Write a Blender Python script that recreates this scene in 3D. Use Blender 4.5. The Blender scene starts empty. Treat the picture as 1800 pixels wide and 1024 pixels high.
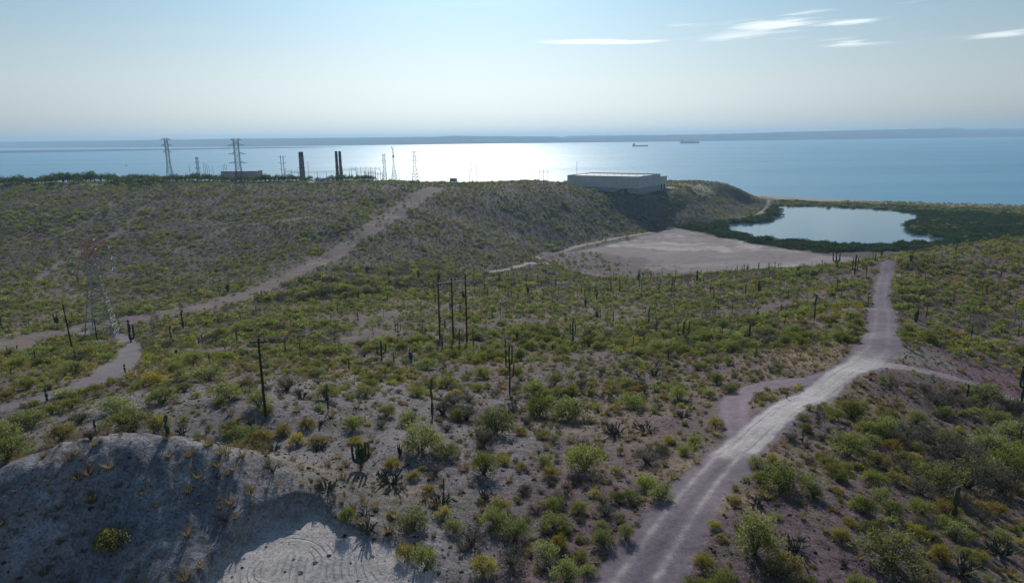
import bpy, math, random, time
import numpy as np
from mathutils import Matrix, Vector
_T0 = time.time()
random.seed(7); rng = np.random.default_rng(11)
SC = bpy.context.scene; COL = SC.collection

# ------------------------------------------------------------------ camera
F_PX, PITCH, ROLL, CAM_Z = 1200.0, math.radians(12.68), math.radians(0.67), 110.0
_f = np.array([0, math.cos(PITCH), -math.sin(PITCH)]); _x = np.array([1., 0, 0]); _u = np.cross(_x, _f)
_R = math.cos(ROLL)*_x - math.sin(ROLL)*_u; _U = math.sin(ROLL)*_x + math.cos(ROLL)*_u
cam_d = bpy.data.cameras.new('camera'); cam = bpy.data.objects.new('camera', cam_d); COL.objects.link(cam)
cam_d.sensor_width = 36; cam_d.lens = 24; cam_d.clip_start = 0.5; cam_d.clip_end = 90000
_m = Matrix.Identity(4)
for i in range(3):
    _m[i][0] = _R[i]; _m[i][1] = _U[i]; _m[i][2] = -_f[i]
_m[2][3] = CAM_Z
cam.matrix_world = _m
SC.camera = cam

# ------------------------------------------------------------------ light, sky, exposure
SUN_EL, SUN_AZ = math.radians(31), math.radians(-3.3)     # azimuth from +Y towards +X
SUN_STRENGTH, SKY_STRENGTH, EXPOSURE = 4.0, 0.080, -0.08
HAZE_D, HAZE_G = 6.5e-5, .3
sd = bpy.data.lights.new('sun', 'SUN'); sd.energy = SUN_STRENGTH; sd.angle = math.radians(0.5); sd.color = (1, .95, .87)
sun = bpy.data.objects.new('sun', sd); COL.objects.link(sun)
_s = Vector((math.sin(SUN_AZ)*math.cos(SUN_EL), math.cos(SUN_AZ)*math.cos(SUN_EL), math.sin(SUN_EL)))
sun.rotation_mode = 'QUATERNION'; sun.rotation_quaternion = _s.to_track_quat('Z', 'Y'); sun.location = (0, 0, 400)
world = bpy.data.worlds.new('World'); SC.world = world; world.use_nodes = True
nt = world.node_tree; nt.nodes.clear()
def N(nt, typ, ins=None, **kw):
    n = nt.nodes.new(typ)
    for k, v in kw.items(): setattr(n, k, v)
    if ins:
        for k, v in ins.items():
            s = n.inputs[k]
            if isinstance(v, bpy.types.NodeSocket): nt.links.new(v, s)
            else: s.default_value = v
    return n
def MATH(nt, op, a, b=0.0, c=0.0, clamp=False):
    return N(nt, 'ShaderNodeMath', {0: a, 1: b, 2: c}, operation=op, use_clamp=clamp).outputs[0]
def SMOOTH(nt, v, lo, hi, a=0.0, b=1.0):
    return N(nt, 'ShaderNodeMapRange', {'Value': v, 'From Min': lo, 'From Max': hi, 'To Min': a, 'To Max': b}, interpolation_type='SMOOTHSTEP').outputs[0]
def MIXC(nt, f, a, b, bt='MIX'):
    n = nt.nodes.new('ShaderNodeMix'); n.data_type = 'RGBA'; n.blend_type = bt
    for s, v in ((n.inputs[0], f), (n.inputs[6], a), (n.inputs[7], b)):
        if isinstance(v, bpy.types.NodeSocket): nt.links.new(v, s)
        else: s.default_value = v if not isinstance(v, tuple) or len(v) == 4 else (*v, 1)
    return n.outputs[2]
def NOISE(nt, vec, scale, detail=4, rough=.55, dist=0.0):
    return N(nt, 'ShaderNodeTexNoise', {'Vector': vec, 'Scale': scale, 'Detail': detail, 'Roughness': rough, 'Distortion': dist}).outputs[0]
sky = N(nt, 'ShaderNodeTexSky', sky_type='NISHITA', sun_disc=False, sun_elevation=SUN_EL, sun_rotation=SUN_AZ, altitude=100, air_density=1.25, dust_density=1.6, ozone_density=2.5)
tc = N(nt, 'ShaderNodeTexCoord')
sep = N(nt, 'ShaderNodeSeparateXYZ', {0: tc.outputs['Generated']})
hyp = MATH(nt, 'SQRT', MATH(nt, 'ADD', MATH(nt, 'MULTIPLY', sep.outputs[0], sep.outputs[0]), MATH(nt, 'MULTIPLY', sep.outputs[1], sep.outputs[1])))
az = MATH(nt, 'ARCTAN2', sep.outputs[0], sep.outputs[1]); el = MATH(nt, 'DIVIDE', sep.outputs[2], hyp)
skew = MATH(nt, 'SUBTRACT', el, MATH(nt, 'MULTIPLY', az, 0.035))
cv = N(nt, 'ShaderNodeCombineXYZ', {0: MATH(nt, 'MULTIPLY', az, 5.0), 1: MATH(nt, 'MULTIPLY', skew, 75.0), 2: 0.0}).outputs[0]
cn = NOISE(nt, cv, 1.6, 7, .62, .5)
cn2 = NOISE(nt, cv, .35, 2, .5)
def blob(a0, e0, sa, se):
    d = MATH(nt, 'ADD', MATH(nt, 'POWER', MATH(nt, 'ABSOLUTE', MATH(nt, 'DIVIDE', MATH(nt, 'SUBTRACT', az, a0), sa)), 2.0), MATH(nt, 'POWER', MATH(nt, 'ABSOLUTE', MATH(nt, 'DIVIDE', MATH(nt, 'SUBTRACT', el, e0), se)), 2.0))
    return MATH(nt, 'EXPONENT', MATH(nt, 'MULTIPLY', d, -1.0))
def px2sky(u, v):
    d = _f*F_PX + _R*(u-900) + _U*(512-v)
    return math.atan2(d[0], d[1]), d[2]/math.hypot(d[0], d[1])
acc = None
for u, v, su, sv, w in ((1030, 73, 60, 3.2, 1.5), (1105, 74, 50, 3.2, 1.3), (1370, 43, 75, 8, .8), (1490, 40, 50, 5.5, .85), (1490, 75, 45, 6, .6), (1300, 66, 70, 8, .5), (1770, 60, 60, 6, .55), (1640, 60, 40, 4, .35), (1190, 44, 60, 5, .35), (1590, 8, 40, 5, .25), (1420, 22, 60, 4, .4)):
    a0, e0 = px2sky(u, v)
    t = MATH(nt, 'MULTIPLY', blob(a0, e0, su/1250, sv/1200), w)
    acc = t if acc is None else MATH(nt, 'ADD', acc, t)
wisp = MATH(nt, 'MULTIPLY', SMOOTH(nt, MATH(nt, 'ADD', cn, MATH(nt, 'MULTIPLY', acc, .30)), .53, .72), MATH(nt, 'MINIMUM', MATH(nt, 'MULTIPLY', acc, 1.6), 1.0))
veil = MATH(nt, 'MULTIPLY', SMOOTH(nt, cn2, .42, .78), SMOOTH(nt, el, .06, .3, 0.02, .08))
cl = MATH(nt, 'MINIMUM', MATH(nt, 'ADD', MATH(nt, 'MULTIPLY', wisp, .75), veil), 1.0)
bw = MATH(nt, 'MULTIPLY', MATH(nt, 'POWER', N(nt, 'ShaderNodeRGBToBW', {0: sky.outputs[0]}).outputs[0], .72), 1.70)           # sea haze in the sky: paler and less yellow towards the horizon, the same all round
hzc = MIXC(nt, 1.0, N(nt, 'ShaderNodeCombineXYZ', {0: bw, 1: bw, 2: bw}).outputs[0], (.86, 1.01, 1.10), 'MULTIPLY')
hw = MATH(nt, 'ADD', MATH(nt, 'MULTIPLY', MATH(nt, 'EXPONENT', MATH(nt, 'MULTIPLY', MATH(nt, 'MAXIMUM', el, 0.0), -4.0)), .6), .38)
skyb = MIXC(nt, 1.0, MIXC(nt, hw, sky.outputs[0], hzc), MIXC(nt, SMOOTH(nt, el, 0.0, .22), (1.10, 1.06, 1.0), (.64, .87, 1.05)), 'MULTIPLY')
skyc = MIXC(nt, cl, skyb, (14.5, 15.2, 15.6))
bg = N(nt, 'ShaderNodeBackground', {'Color': skyc, 'Strength': SKY_STRENGTH})
out = N(nt, 'ShaderNodeOutputWorld', {'Surface': bg.outputs[0]})
SC.view_settings.view_transform = 'Standard'; SC.view_settings.look = 'None'
SC.view_settings.exposure = EXPOSURE; SC.view_settings.gamma = 1; SC.view_settings.use_curve_mapping = False
SC.cycles.max_bounces = 5; SC.cycles.diffuse_bounces = 2; SC.cycles.glossy_bounces = 2; SC.cycles.transmission_bounces = 3
SC.cycles.transparent_max_bounces = 6; SC.cycles.volume_bounces = 0; SC.cycles.caustics_reflective = False; SC.cycles.caustics_refractive = False
SC.cycles.sample_clamp_indirect = 4

# ------------------------------------------------------------------ helpers: pixels of the photograph to the place
def pray(u, v):
    u = np.asarray(u, float); v = np.asarray(v, float)
    return _f*F_PX + _R*(u[..., None]-900) + _U*(512-v[..., None])
def at_y(u, v, Y):
    d = pray(u, v); t = np.asarray(Y, float)/d[..., 1]; return np.array([0, 0, CAM_Z]) + d*t[..., None]
def at_z(u, v, z):
    d = pray(u, v); t = (z-CAM_Z)/d[..., 2]; return np.array([0, 0, CAM_Z]) + d*t[..., None]
def project(p):
    q = np.asarray(p, float) - np.array([0, 0, CAM_Z]); c = q@_f
    return 900+F_PX*(q@_R)/c, 512-F_PX*(q@_U)/c, c
def _hash(ix, iy, seed):
    h = (ix.astype(np.int64)*374761393 + iy.astype(np.int64)*668265263 + seed*1442695041) & 0xffffffff
    h = ((h ^ (h >> 13))*1274126177) & 0xffffffff
    return ((h ^ (h >> 16)) & 0xffff)/65535.0
def vnoise(x, y, seed=0):
    ix = np.floor(x); iy = np.floor(y); fx = x-ix; fy = y-iy
    fx = fx*fx*fx*(fx*(fx*6-15)+10); fy = fy*fy*fy*(fy*(fy*6-15)+10)
    ix = ix.astype(np.int64); iy = iy.astype(np.int64)
    a = _hash(ix, iy, seed); b = _hash(ix+1, iy, seed); c = _hash(ix, iy+1, seed); d = _hash(ix+1, iy+1, seed)
    return ((a*(1-fx)+b*fx)*(1-fy) + (c*(1-fx)+d*fx)*fy)*2-1
def fbm(x, y, wl, octs, seed=0, gain=.5):
    s = 0; a = 1.0; t = 0
    for k in range(octs):
        s = s + a*vnoise(x/wl+17.3*k, y/wl-9.1*k, seed+k); t += a; a *= gain; wl = wl*.5
    return s/t
def sstep(a, b, x):
    t = np.clip((x-a)/(b-a), 0, 1); return t*t*(3-2*t)
def poly_dist(x, y, P):
    best = np.full(x.shape, 1e9)
    for i in range(len(P)-1):
        ax, ay = P[i][0], P[i][1]; bx, by = P[i+1][0], P[i+1][1]; dx, dy = bx-ax, by-ay; L = dx*dx+dy*dy+1e-9
        t = np.clip(((x-ax)*dx+(y-ay)*dy)/L, 0, 1)
        best = np.minimum(best, np.hypot(x-ax-t*dx, y-ay-t*dy))
    return best
def road_field(x, y, P, W):                       # distance in half widths, signed offset
    best = np.full(x.shape, 1e9); off = np.zeros(x.shape)
    for i in range(len(P)-1):
        ax, ay = P[i][0], P[i][1]; bx, by = P[i+1][0], P[i+1][1]; dx, dy = bx-ax, by-ay; L = dx*dx+dy*dy+1e-9
        t = np.clip(((x-ax)*dx+(y-ay)*dy)/L, 0, 1); w = W[i]*(1-t)+W[i+1]*t
        d = np.hypot(x-ax-t*dx, y-ay-t*dy)/w; sg = np.sign((x-ax)*dy-(y-ay)*dx)
        m = d < best; best = np.where(m, d, best); off = np.where(m, d*sg, off)
    return best, off
def inpoly(x, y, P):
    r = np.zeros(x.shape, bool); n = len(P)
    for i in range(n):
        x1, y1 = P[i][0], P[i][1]; x2, y2 = P[(i+1) % n][0], P[(i+1) % n][1]
        if y1 == y2: continue
        c = ((y1 > y) != (y2 > y)) & (x < (x2-x1)*(y-y1)/(y2-y1)+x1); r ^= c
    return r
def sdf(x, y, P):                                 # negative inside
    d = poly_dist(x, y, list(P)+[P[0]]); return np.where(inpoly(x, y, P), -d, d)

# ------------------------------------------------------------------ terrain height
CTRL_Z = [  # (u, v, z)
 (560,1040,72.6),(800,1040,73),(1120,1040,73.2),(1350,1040,73),(1850,1040,67),
 (750,900,73.2),(950,900,72.5),(1200,900,73.2),(1400,900,73),(1600,905,70.5),(1820,900,66),
 (680,830,73.6),(850,800,72),(1050,800,71.5),(1300,800,72),(1500,800,70.5),(1650,800,65.5),(1820,800,62.5),
 (467,730,74),(20,740,71),(250,740,74),(650,730,72),(850,730,69.5),(1050,730,69),(1300,730,70.5),(1450,730,70.3),(1600,740,65.5),(1800,730,58.5),
 (0,670,65),(200,670,67),(420,665,69),(620,660,66.5),(800,655,63),(1000,655,63.5),(1200,655,65.5),(1400,655,67),(1500,650,67.5),(1580,650,65.5),(1700,660,61),(1800,670,58.5),
]
CTRL_Y = [  # (u, v, Y)
 (0,600,225),(200,592,240),(400,590,215),(600,600,190),(790,600,186),(1000,600,188),(1200,600,185),(1400,600,168),(1550,590,152),(1700,590,182),(1820,600,180),
 (0,555,290),(200,550,292),(400,545,285),(600,550,255),(800,550,252),(1000,550,255),(1200,550,248),(1400,550,222),(1550,545,190),(1700,545,215),(1820,550,215),
 (0,500,365),(300,500,375),(500,500,352),(700,500,350),(900,500,372),(1100,500,352),(1300,500,315),(1450,500,285),(1550,500,245),(1700,500,258),(1820,500,250),
 (0,460,430),(300,460,440),(570,460,425),(750,460,470),(900,462,525),(1250,482,376),(1400,472,345),(1500,463,322),(1562,452,300),(1700,446,312),(1820,440,300),(1820,414,352),(1700,432,345),
 (0,400,525),(300,400,535),(650,400,535),(800,400,600),(950,424,670),(1010,405,735),(1100,404,785),(1170,386.5,830),(1170,367.4,862),(1170,350,893),(1184,343,925),(1130,391,805),(1130,373,828),(1130,355,851),(1200,383,850),(1200,363,890),(1200,345,930),(1100,380,822),
 (0,350,635),(300,350,650),(500,350,650),(700,350,670),(900,350,760),(1000,352,810),(1100,354,856),(1250,366,940),(1250,350,985),(1310,356,1040),(1336,362,1030),(1342,352,1095),
 (0,331,700),(150,323,745),(300,332,705),(450,325,745),(600,321,770),(700,324,745),(765,328,770),(850,322,860),(950,325,850),(1000,328,870),(1118,341,874),(1200,331,1000),(1276,327,1060),(1303,335,1065),(1322,345,1085),
]
CTRL_P = [  # world points out of the photograph's sight
 (-60,0,72),(0,0,74),(60,0,70),(-250,0,72),(250,0,62),(-200,80,68),(200,90,60),(-350,200,58),(400,220,58),(-600,400,48),(-900,700,62),(500,350,55),(700,420,50),
 (-700,980,40),(-300,980,42),(0,1010,38),(200,1160,20),(350,1180,6),(430,1110,4),(450,1180,3),(-900,1200,12),(-300,1200,15),(100,1200,10),(-1500,1100,20),(-1500,500,60),(1200,600,40),(1400,300,60),
 (900,560,20),(470,480,20),(330,450,16),(210,430,18)]
MOUND_Y = [(0,832,57.5),(100,787,60),(230,770,61.5),(350,786,62.7),(450,812,64),(530,838,64.5),
 (0,905,54),(100,890,55.6),(200,885,56.4),(330,890,57.3),(420,880,59.5),
 (0,1024,49.5),(200,1024,51.3),(350,1000,51.5),(-120,900,56),(-120,1030,48)]
P = [at_z(np.array(u), np.array(v), z) for u, v, z in CTRL_Z] + [at_y(np.array(u), np.array(v), Y) for u, v, Y in CTRL_Y+MOUND_Y] + [np.array(p, float) for p in CTRL_P]
for x_ in (-44, -36, -28, -20, -12):               # the hollow ground behind the mound and under the drone
    P.append(np.array([x_, 76.0, 73.6])); 
P += [np.array([-20., 38, 70]), np.array([-45., 38, 68]), np.array([-58., 66, 74.]), np.array([20., 30, 73])]
P = np.array(P, float)
def rbf_fit(P, smooth=.6):
    S = 100.0; X = P[:, :2]/S; n = len(P)
    r2 = ((X[:, None]-X[None])**2).sum(-1); K = .5*r2*np.log(r2+1e-12)
    A = np.zeros((n+3, n+3)); A[:n, :n] = K + np.eye(n)*smooth*1e-3; A[:n, n] = 1; A[:n, n+1:] = X; A[n:, :n] = A[:n, n:].T
    w = np.linalg.solve(A, np.concatenate([P[:, 2], np.zeros(3)]))
    def ev(x, y):
        x = x/S; y = y/S; z = w[n]+w[n+1]*x+w[n+2]*y
        for i in range(n):
            r2 = (x-X[i, 0])**2+(y-X[i, 1])**2; z = z + w[i]*.5*r2*np.log(r2+1e-12)
        return z
    return ev
H0 = rbf_fit(P)
# polar-like grid, finer near the drone
NR, NC = 900, 640
ty = np.linspace(math.log(12.0), math.log(1560.0), NR); GY = np.exp(ty)-10.0
q = np.linspace(-1, 1, NC); gs = .68*q + .46*q**7
Yg = np.repeat(GY[:, None], NC, 1); Xg = gs[None, :]*(Yg+40)
def gidx(x, y):
    j = np.interp(x/(y+40), gs, np.arange(NC)); i = (np.log(np.maximum(y, 2.1)+10)-ty[0])/(ty[1]-ty[0])
    return np.clip(i, 0, NR-1.001), np.clip(j, 0, NC-1.001)
def bil(G, x, y):
    i, j = gidx(np.asarray(x, float), np.asarray(y, float)); i0 = i.astype(int); j0 = j.astype(int); fi = i-i0; fj = j-j0
    return (G[i0, j0]*(1-fj)+G[i0, j0+1]*fj)*(1-fi)+(G[i0+1, j0]*(1-fj)+G[i0+1, j0+1]*fj)*fi
Zg = H0(Xg, Yg)
# low ground by the bay
coast = at_z(np.array([1345, 1500, 1650, 1800.]), np.array([346.5, 353, 359, 363.]), .5)
CX = np.array([-3000, 100, 300, coast[0, 0]-20, *coast[:, 0], 1400, 3000]); CY = np.array([1420, 1350, 1260, coast[0, 1]+8, *coast[:, 1], 900, 800])
coastY = lambda x: np.interp(x, CX, CY)+28*(x > 330)
lowpix = [(985,441),(1080,424),(1185,403),(1240,392),(1300,386),(1345,372),(1358,352),(1352,346),(1800,362),(1860,366),(1860,430),(1640,452),(1560,458),(1530,470),(1300,486),(1200,498),(1080,492),(1000,476),(950,460)]
LOW = [tuple(at_z(np.array(u), np.array(v), 1.5)[:2]) for u, v in lowpix]
LOW = LOW[:8] + [(coast[1,0],coast[1,1]+30),(coast[3,0]+40,coast[3,1]+40),(1100,1000),(1100,560),(500,560)] + LOW[12:]
dl = sdf(Xg, Yg, LOW) + 6*fbm(Xg, Yg, 60, 3, 5)
pond_pix = [(1262,405),(1274,394),(1296,392),(1325,391),(1352,387),(1366,380),(1357,371),(1366,362),(1450,363),(1560,368),(1622,376),(1629,386),(1604,391),(1599,405),(1606,411),(1640,415),(1664,421),(1655,425),(1600,431),(1560,433),(1480,433),(1400,424),(1350,424),(1300,412)]
POND = [tuple(at_z(np.array(u), np.array(v), .3)[:2]) for u, v in pond_pix]
dp = sdf(Xg, Yg, POND) + 5*fbm(Xg, Yg, 25, 3, 9)
def ridged(x, y, wl, seed): return 1-np.abs(fbm(x, y, wl, 3, seed))*2.2
slope_far = sstep(330, 430, Yg+.1*Xg)*(1-sstep(690, 780, Yg))
near = 1-sstep(60, 200, Yg)
Zg = Zg + (.9+1.2*slope_far)*fbm(Xg, Yg, 45, 3, 21) + slope_far*2.2*(ridged(Xg*1.0+Yg*.5, Yg*.35, 55, 33)-.6)
Zg = Zg + .35*fbm(Xg, Yg, 9, 3, 41)*(1-.3*near) + .09*fbm(Xg, Yg, 1.8, 3, 51)
# the big shed's levelled platform
WC = at_y(np.array(1121.), np.array(340.), 874)[:2]
w1 = np.array([-.832, .555]); w2 = np.array([.60, .80]); WL, WD = 102.0, 74.0
a_ = (Xg-WC[0])*w1[0]+(Yg-WC[1])*w1[1]; b_ = (Xg-WC[0])*w2[0]+(Yg-WC[1])*w2[1]
dpl = np.maximum(np.maximum(-a_, a_-WL), np.maximum(-b_, b_-WD-40))
plat = 1-sstep(3, 45, dpl)
PLAT_Z = at_y(np.array(1121.), np.array(340.), 874)[2]+.2
Zg = Zg*(1-plat)+PLAT_Z*plat
Zg = np.where(Yg > 400, np.maximum(Zg, 2.5), Zg)
lowm = 1-sstep(-10, 12, dl)
lowz = 1.3+.25*fbm(Xg, Yg, 70, 3, 61)
Zg = Zg*(1-lowm)+np.minimum(lowz, Zg)*lowm
pm = 1-sstep(-7, 5, dp); Zg = Zg*(1-pm)+(-1.2)*pm
cd = coastY(Xg)+6*fbm(Xg, Yg, 40, 2, 71)-Yg
cm = sstep(-4, 16, cd); Zg = Zg*cm + (-3.0)*(1-cm)
# quarried pit at the foot of the mound
def march(u, v, G):
    d = pray(u, v); d = d/np.linalg.norm(d, axis=-1, keepdims=True)
    ts = np.exp(np.linspace(math.log(18), math.log(1700), 1400)); res = np.full(d.shape[:-1]+(3,), np.nan); prev = None
    done = np.zeros(d.shape[:-1], bool)
    for k, t in enumerate(ts):
        p = d*t; h = p[..., 2]+CAM_Z - bil(G, p[..., 0], p[..., 1])
        if prev is not None:
            hit = (~done) & (h <= 0) & (prev > 0)
            if hit.any():
                tt = ts[k-1]+(t-ts[k-1])*prev/(prev-h+1e-12); q_ = d*tt[..., None]; q_[..., 2] += CAM_Z
                res[hit] = q_[hit]; done |= hit
        prev = h
    return res
pit_pix = [(436,902),(470,878),(500,869),(548,871),(582,893),(600,915),(645,935),(700,962),(745,985),(790,1035),(800,1110),(320,1110),(338,1030),(372,975),(410,940)]
PIT = [tuple(p[:2]) for p in march([a for a, b in pit_pix], [b for a, b in pit_pix], Zg)]
_pitz = at_z(np.array(560.), np.array(1000.), 72.2)
dpit = sdf(Xg, Yg, PIT) + .8*fbm(Xg, Yg, 3.2, 4, 81)
pitm = 1-sstep(-.25, .2, dpit)
pitz = 73.55 + .05*(Yg-62) + .16*fbm(Xg, Yg, 3.5, 3, 82) + .55*sstep(-2.0, -.2, dpit)*np.clip(fbm(Xg, Yg, 2.6, 3, 83)+.25, 0, 1)
Zg = Zg*(1-pitm)+np.minimum(pitz, Zg-.2)*pitm
# rugged mound rock
md = np.exp(-(((Xg+33)/24)**2+((Yg-57)/9.5)**2)**2)
md = md*(1-pitm)
Zg = Zg + md*(.75*ridged(Xg+.4*Yg, Yg*.45, 4.5, 91)-.38 + .6*np.maximum(ridged(Xg, Yg*.7, 2.2, 93)-.5, 0)*sstep(-.2, .4, fbm(Xg, Yg, 12, 2, 94)) + .12*fbm(Xg, Yg, 1.0, 3, 92))
def ground(u, v): return march(np.asarray(u, float), np.asarray(v, float), Zg)
def gz(x, y): return bil(Zg, x, y)
def G1(u, v):
    vs = v+np.array([0, 1, 2, 3, 4, 6, 8, 11, 15, 20.]); ps = ground(np.full(10, float(u)), vs)
    for p in ps:
        if not np.isnan(p[0]) and p[1] < 1150: return p
    raise ValueError('no ground at %s %s' % (u, v))

# ------------------------------------------------------------------ object helpers
def tag(o, label=None, cat=None, group=None, kind=None):
    if label: o['label'] = label
    if cat: o['category'] = cat
    if group: o['group'] = group
    if kind: o['kind'] = kind
    return o
def empty(name, loc=(0, 0, 0), rz=0.0):
    o = bpy.data.objects.new(name, None); COL.objects.link(o); o.location = loc; o.rotation_euler = (0, 0, rz); o.empty_display_size = .5; return o
def link(name, me, parent=None, loc=None, rz=None, sc=None):
    o = bpy.data.objects.new(name, me); COL.objects.link(o)
    if parent is not None: o.parent = parent
    if loc is not None: o.location = loc
    if rz is not None: o.rotation_euler = (0, 0, rz)
    if sc is not None: o.scale = sc if hasattr(sc, '__len__') else (sc, sc, sc)
    return o
def np_mesh(name, V, Fq, mats, smooth=False, mi=None):
    """V (n,3); Fq (m,k) indices with the same k for all faces"""
    me = bpy.data.meshes.new(name); V = np.asarray(V, np.float32); Fq = np.asarray(Fq, np.int32); m, k = Fq.shape
    me.vertices.add(len(V)); me.vertices.foreach_set('co', V.ravel())
    me.loops.add(m*k); me.loops.foreach_set('vertex_index', Fq.ravel())
    me.polygons.add(m); me.polygons.foreach_set('loop_start', np.arange(m, dtype=np.int32)*k); 
    try: me.polygons.foreach_set('loop_total', np.full(m, k, np.int32))
    except Exception: pass
    if mi is not None: me.polygons.foreach_set('material_index', np.asarray(mi, np.int32))
    me.polygons.foreach_set('use_smooth', np.full(m, smooth))
    for mt in (mats if isinstance(mats, (list, tuple)) else [mats]): me.materials.append(mt)
    me.update(calc_edges=True); return me
class MB:                                          # collects boxes, bars, tubes into one mesh
    def __init__(s): s.v = []; s.f = []; s.n = 0; s.m = []
    def add(s, V, F, m=0):
        s.v.extend([tuple(map(float, p)) for p in V]); s.f.extend([tuple(i+s.n for i in f) for f in F]); s.m.extend([m]*len(F)); s.n += len(V)
    def box(s, c, d, rz=0.0, m=0):
        cx, cy, cz = c; hx, hy, hz = d[0]/2, d[1]/2, d[2]/2; ca, sa = math.cos(rz), math.sin(rz); V = []
        for z in (-hz, hz):
            for x, y in ((-hx, -hy), (hx, -hy), (hx, hy), (-hx, hy)): V.append((cx+x*ca-y*sa, cy+x*sa+y*ca, cz+z))
        s.add(V, [(3, 2, 1, 0), (4, 5, 6, 7), (0, 1, 5, 4), (1, 2, 6, 5), (2, 3, 7, 6), (3, 0, 4, 7)], m)
    def tube(s, a, b, r0, r1=None, n=4, cap=True, m=0):
        r1 = r0 if r1 is None else r1; a = Vector(a); b = Vector(b); d = b-a
        if d.length < 1e-6: return
        qn = d.to_track_quat('Z', 'Y'); V = []
        for p, r in ((a, r0), (b, r1)):
            for k in range(n):
                t = 2*math.pi*(k+.5)/n; V.append(p+qn@Vector((r*math.cos(t), r*math.sin(t), 0)))
        F = [(k, (k+1) % n, n+(k+1) % n, n+k) for k in range(n)]
        if cap: F += [tuple(range(n-1, -1, -1)), tuple(range(n, 2*n))]
        s.add(V, F, m)
    def path(s, pts, rs, n=8, m=0, round_top=True, ribs=0.0):
        pts = [Vector(p) for p in pts]
        if round_top:
            d = (pts[-1]-pts[-2]).normalized(); r = rs[-1]
            pts = pts+[pts[-1]+d*r*.55, pts[-1]+d*r*.85]; rs = list(rs)+[r*.8, r*.35]
        V = []; K = len(pts)
        for i, p in enumerate(pts):
            d = (pts[min(i+1, K-1)]-pts[max(i-1, 0)]).normalized(); qn = d.to_track_quat('Z', 'Y')
            for k in range(n):
                t = 2*math.pi*k/n; rr = rs[i]*(1-(ribs if k % 2 else 0)); V.append(p+qn@Vector((rr*math.cos(t), rr*math.sin(t), 0)))
        F = [(i*n+k, i*n+(k+1) % n, (i+1)*n+(k+1) % n, (i+1)*n+k) for i in range(K-1) for k in range(n)]
        F += [tuple(range((K-1)*n, K*n)), tuple(range(n-1, -1, -1))]
        s.add(V, F, m)
    def mesh(s, name, mats, smooth=False):
        me = bpy.data.meshes.new(name); me.from_pydata(s.v, [], s.f)
        for mt in (mats if isinstance(mats, (list, tuple)) else [mats]): me.materials.append(mt)
        me.polygons.foreach_set('material_index', s.m)
        if smooth: me.polygons.foreach_set('use_smooth', [True]*len(s.f))
        me.update(); return me
    def build(s, name, mats, parent=None, smooth=False): return link(name, s.mesh(name, mats, smooth), parent)
def mat(name, col, rough=.85, var=.18, scale=3.0, metal=0.0, bump=0.0, col2=None):
    m = bpy.data.materials.new(name); m.use_nodes = True; nt = m.node_tree; b = nt.nodes['Principled BSDF']
    g = N(nt, 'ShaderNodeTexCoord').outputs['Object']
    n1 = NOISE(nt, g, scale, 5, .6)
    c2 = col2 if col2 else tuple(max(0, c*(1-2.2*var)) for c in col)
    c1 = tuple(min(1, c*(1+var)) for c in col)
    nt.links.new(MIXC(nt, SMOOTH(nt, n1, .3, .7), c2, c1), b.inputs['Base Color'])
    b.inputs['Roughness'].default_value = rough; b.inputs['Metallic'].default_value = metal; b.inputs['Specular IOR Level'].default_value = .3
    if bump:
        bm = N(nt, 'ShaderNodeBump', {'Height': n1, 'Strength': bump, 'Distance': .05}); nt.links.new(bm.outputs[0], b.inputs['Normal'])
    return m
def leafmat(name, c_dark, c_light, trans=.45, tcol=None):
    m = bpy.data.materials.new(name); m.use_nodes = True; nt = m.node_tree; nt.nodes.clear()
    oi = N(nt, 'ShaderNodeObjectInfo'); geo = N(nt, 'ShaderNodeNewGeometry'); rnd = oi.outputs['Random']
    r = MATH(nt, 'ADD', MATH(nt, 'MULTIPLY', rnd, .6), MATH(nt, 'MULTIPLY', geo.outputs['Random Per Island'], .4))
    c = MIXC(nt, r, c_dark, c_light); r2 = MATH(nt, 'FRACT', MATH(nt, 'MULTIPLY', rnd, 7.31)); r3 = MATH(nt, 'FRACT', MATH(nt, 'MULTIPLY', rnd, 23.7))
    hs = N(nt, 'ShaderNodeHueSaturation', {'Color': c, 'Hue': MATH(nt, 'ADD', MATH(nt, 'MULTIPLY', r2, .035), .481), 'Saturation': MATH(nt, 'ADD', MATH(nt, 'MULTIPLY', r3, .5), .72), 'Value': MATH(nt, 'ADD', MATH(nt, 'MULTIPLY', r2, .5), .75)}).outputs[0]
    d = N(nt, 'ShaderNodeBsdfDiffuse', {'Color': hs}).outputs[0]
    tcn = MIXC(nt, 1.0, hs, tcol or (1.35, 1.25, .55), 'MULTIPLY')
    t = N(nt, 'ShaderNodeBsdfTranslucent', {'Color': tcn}).outputs[0]
    mx = N(nt, 'ShaderNodeMixShader', {0: trans, 1: d, 2: t}).outputs[0]
    N(nt, 'ShaderNodeOutputMaterial', {'Surface': mx}); return m

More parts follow.
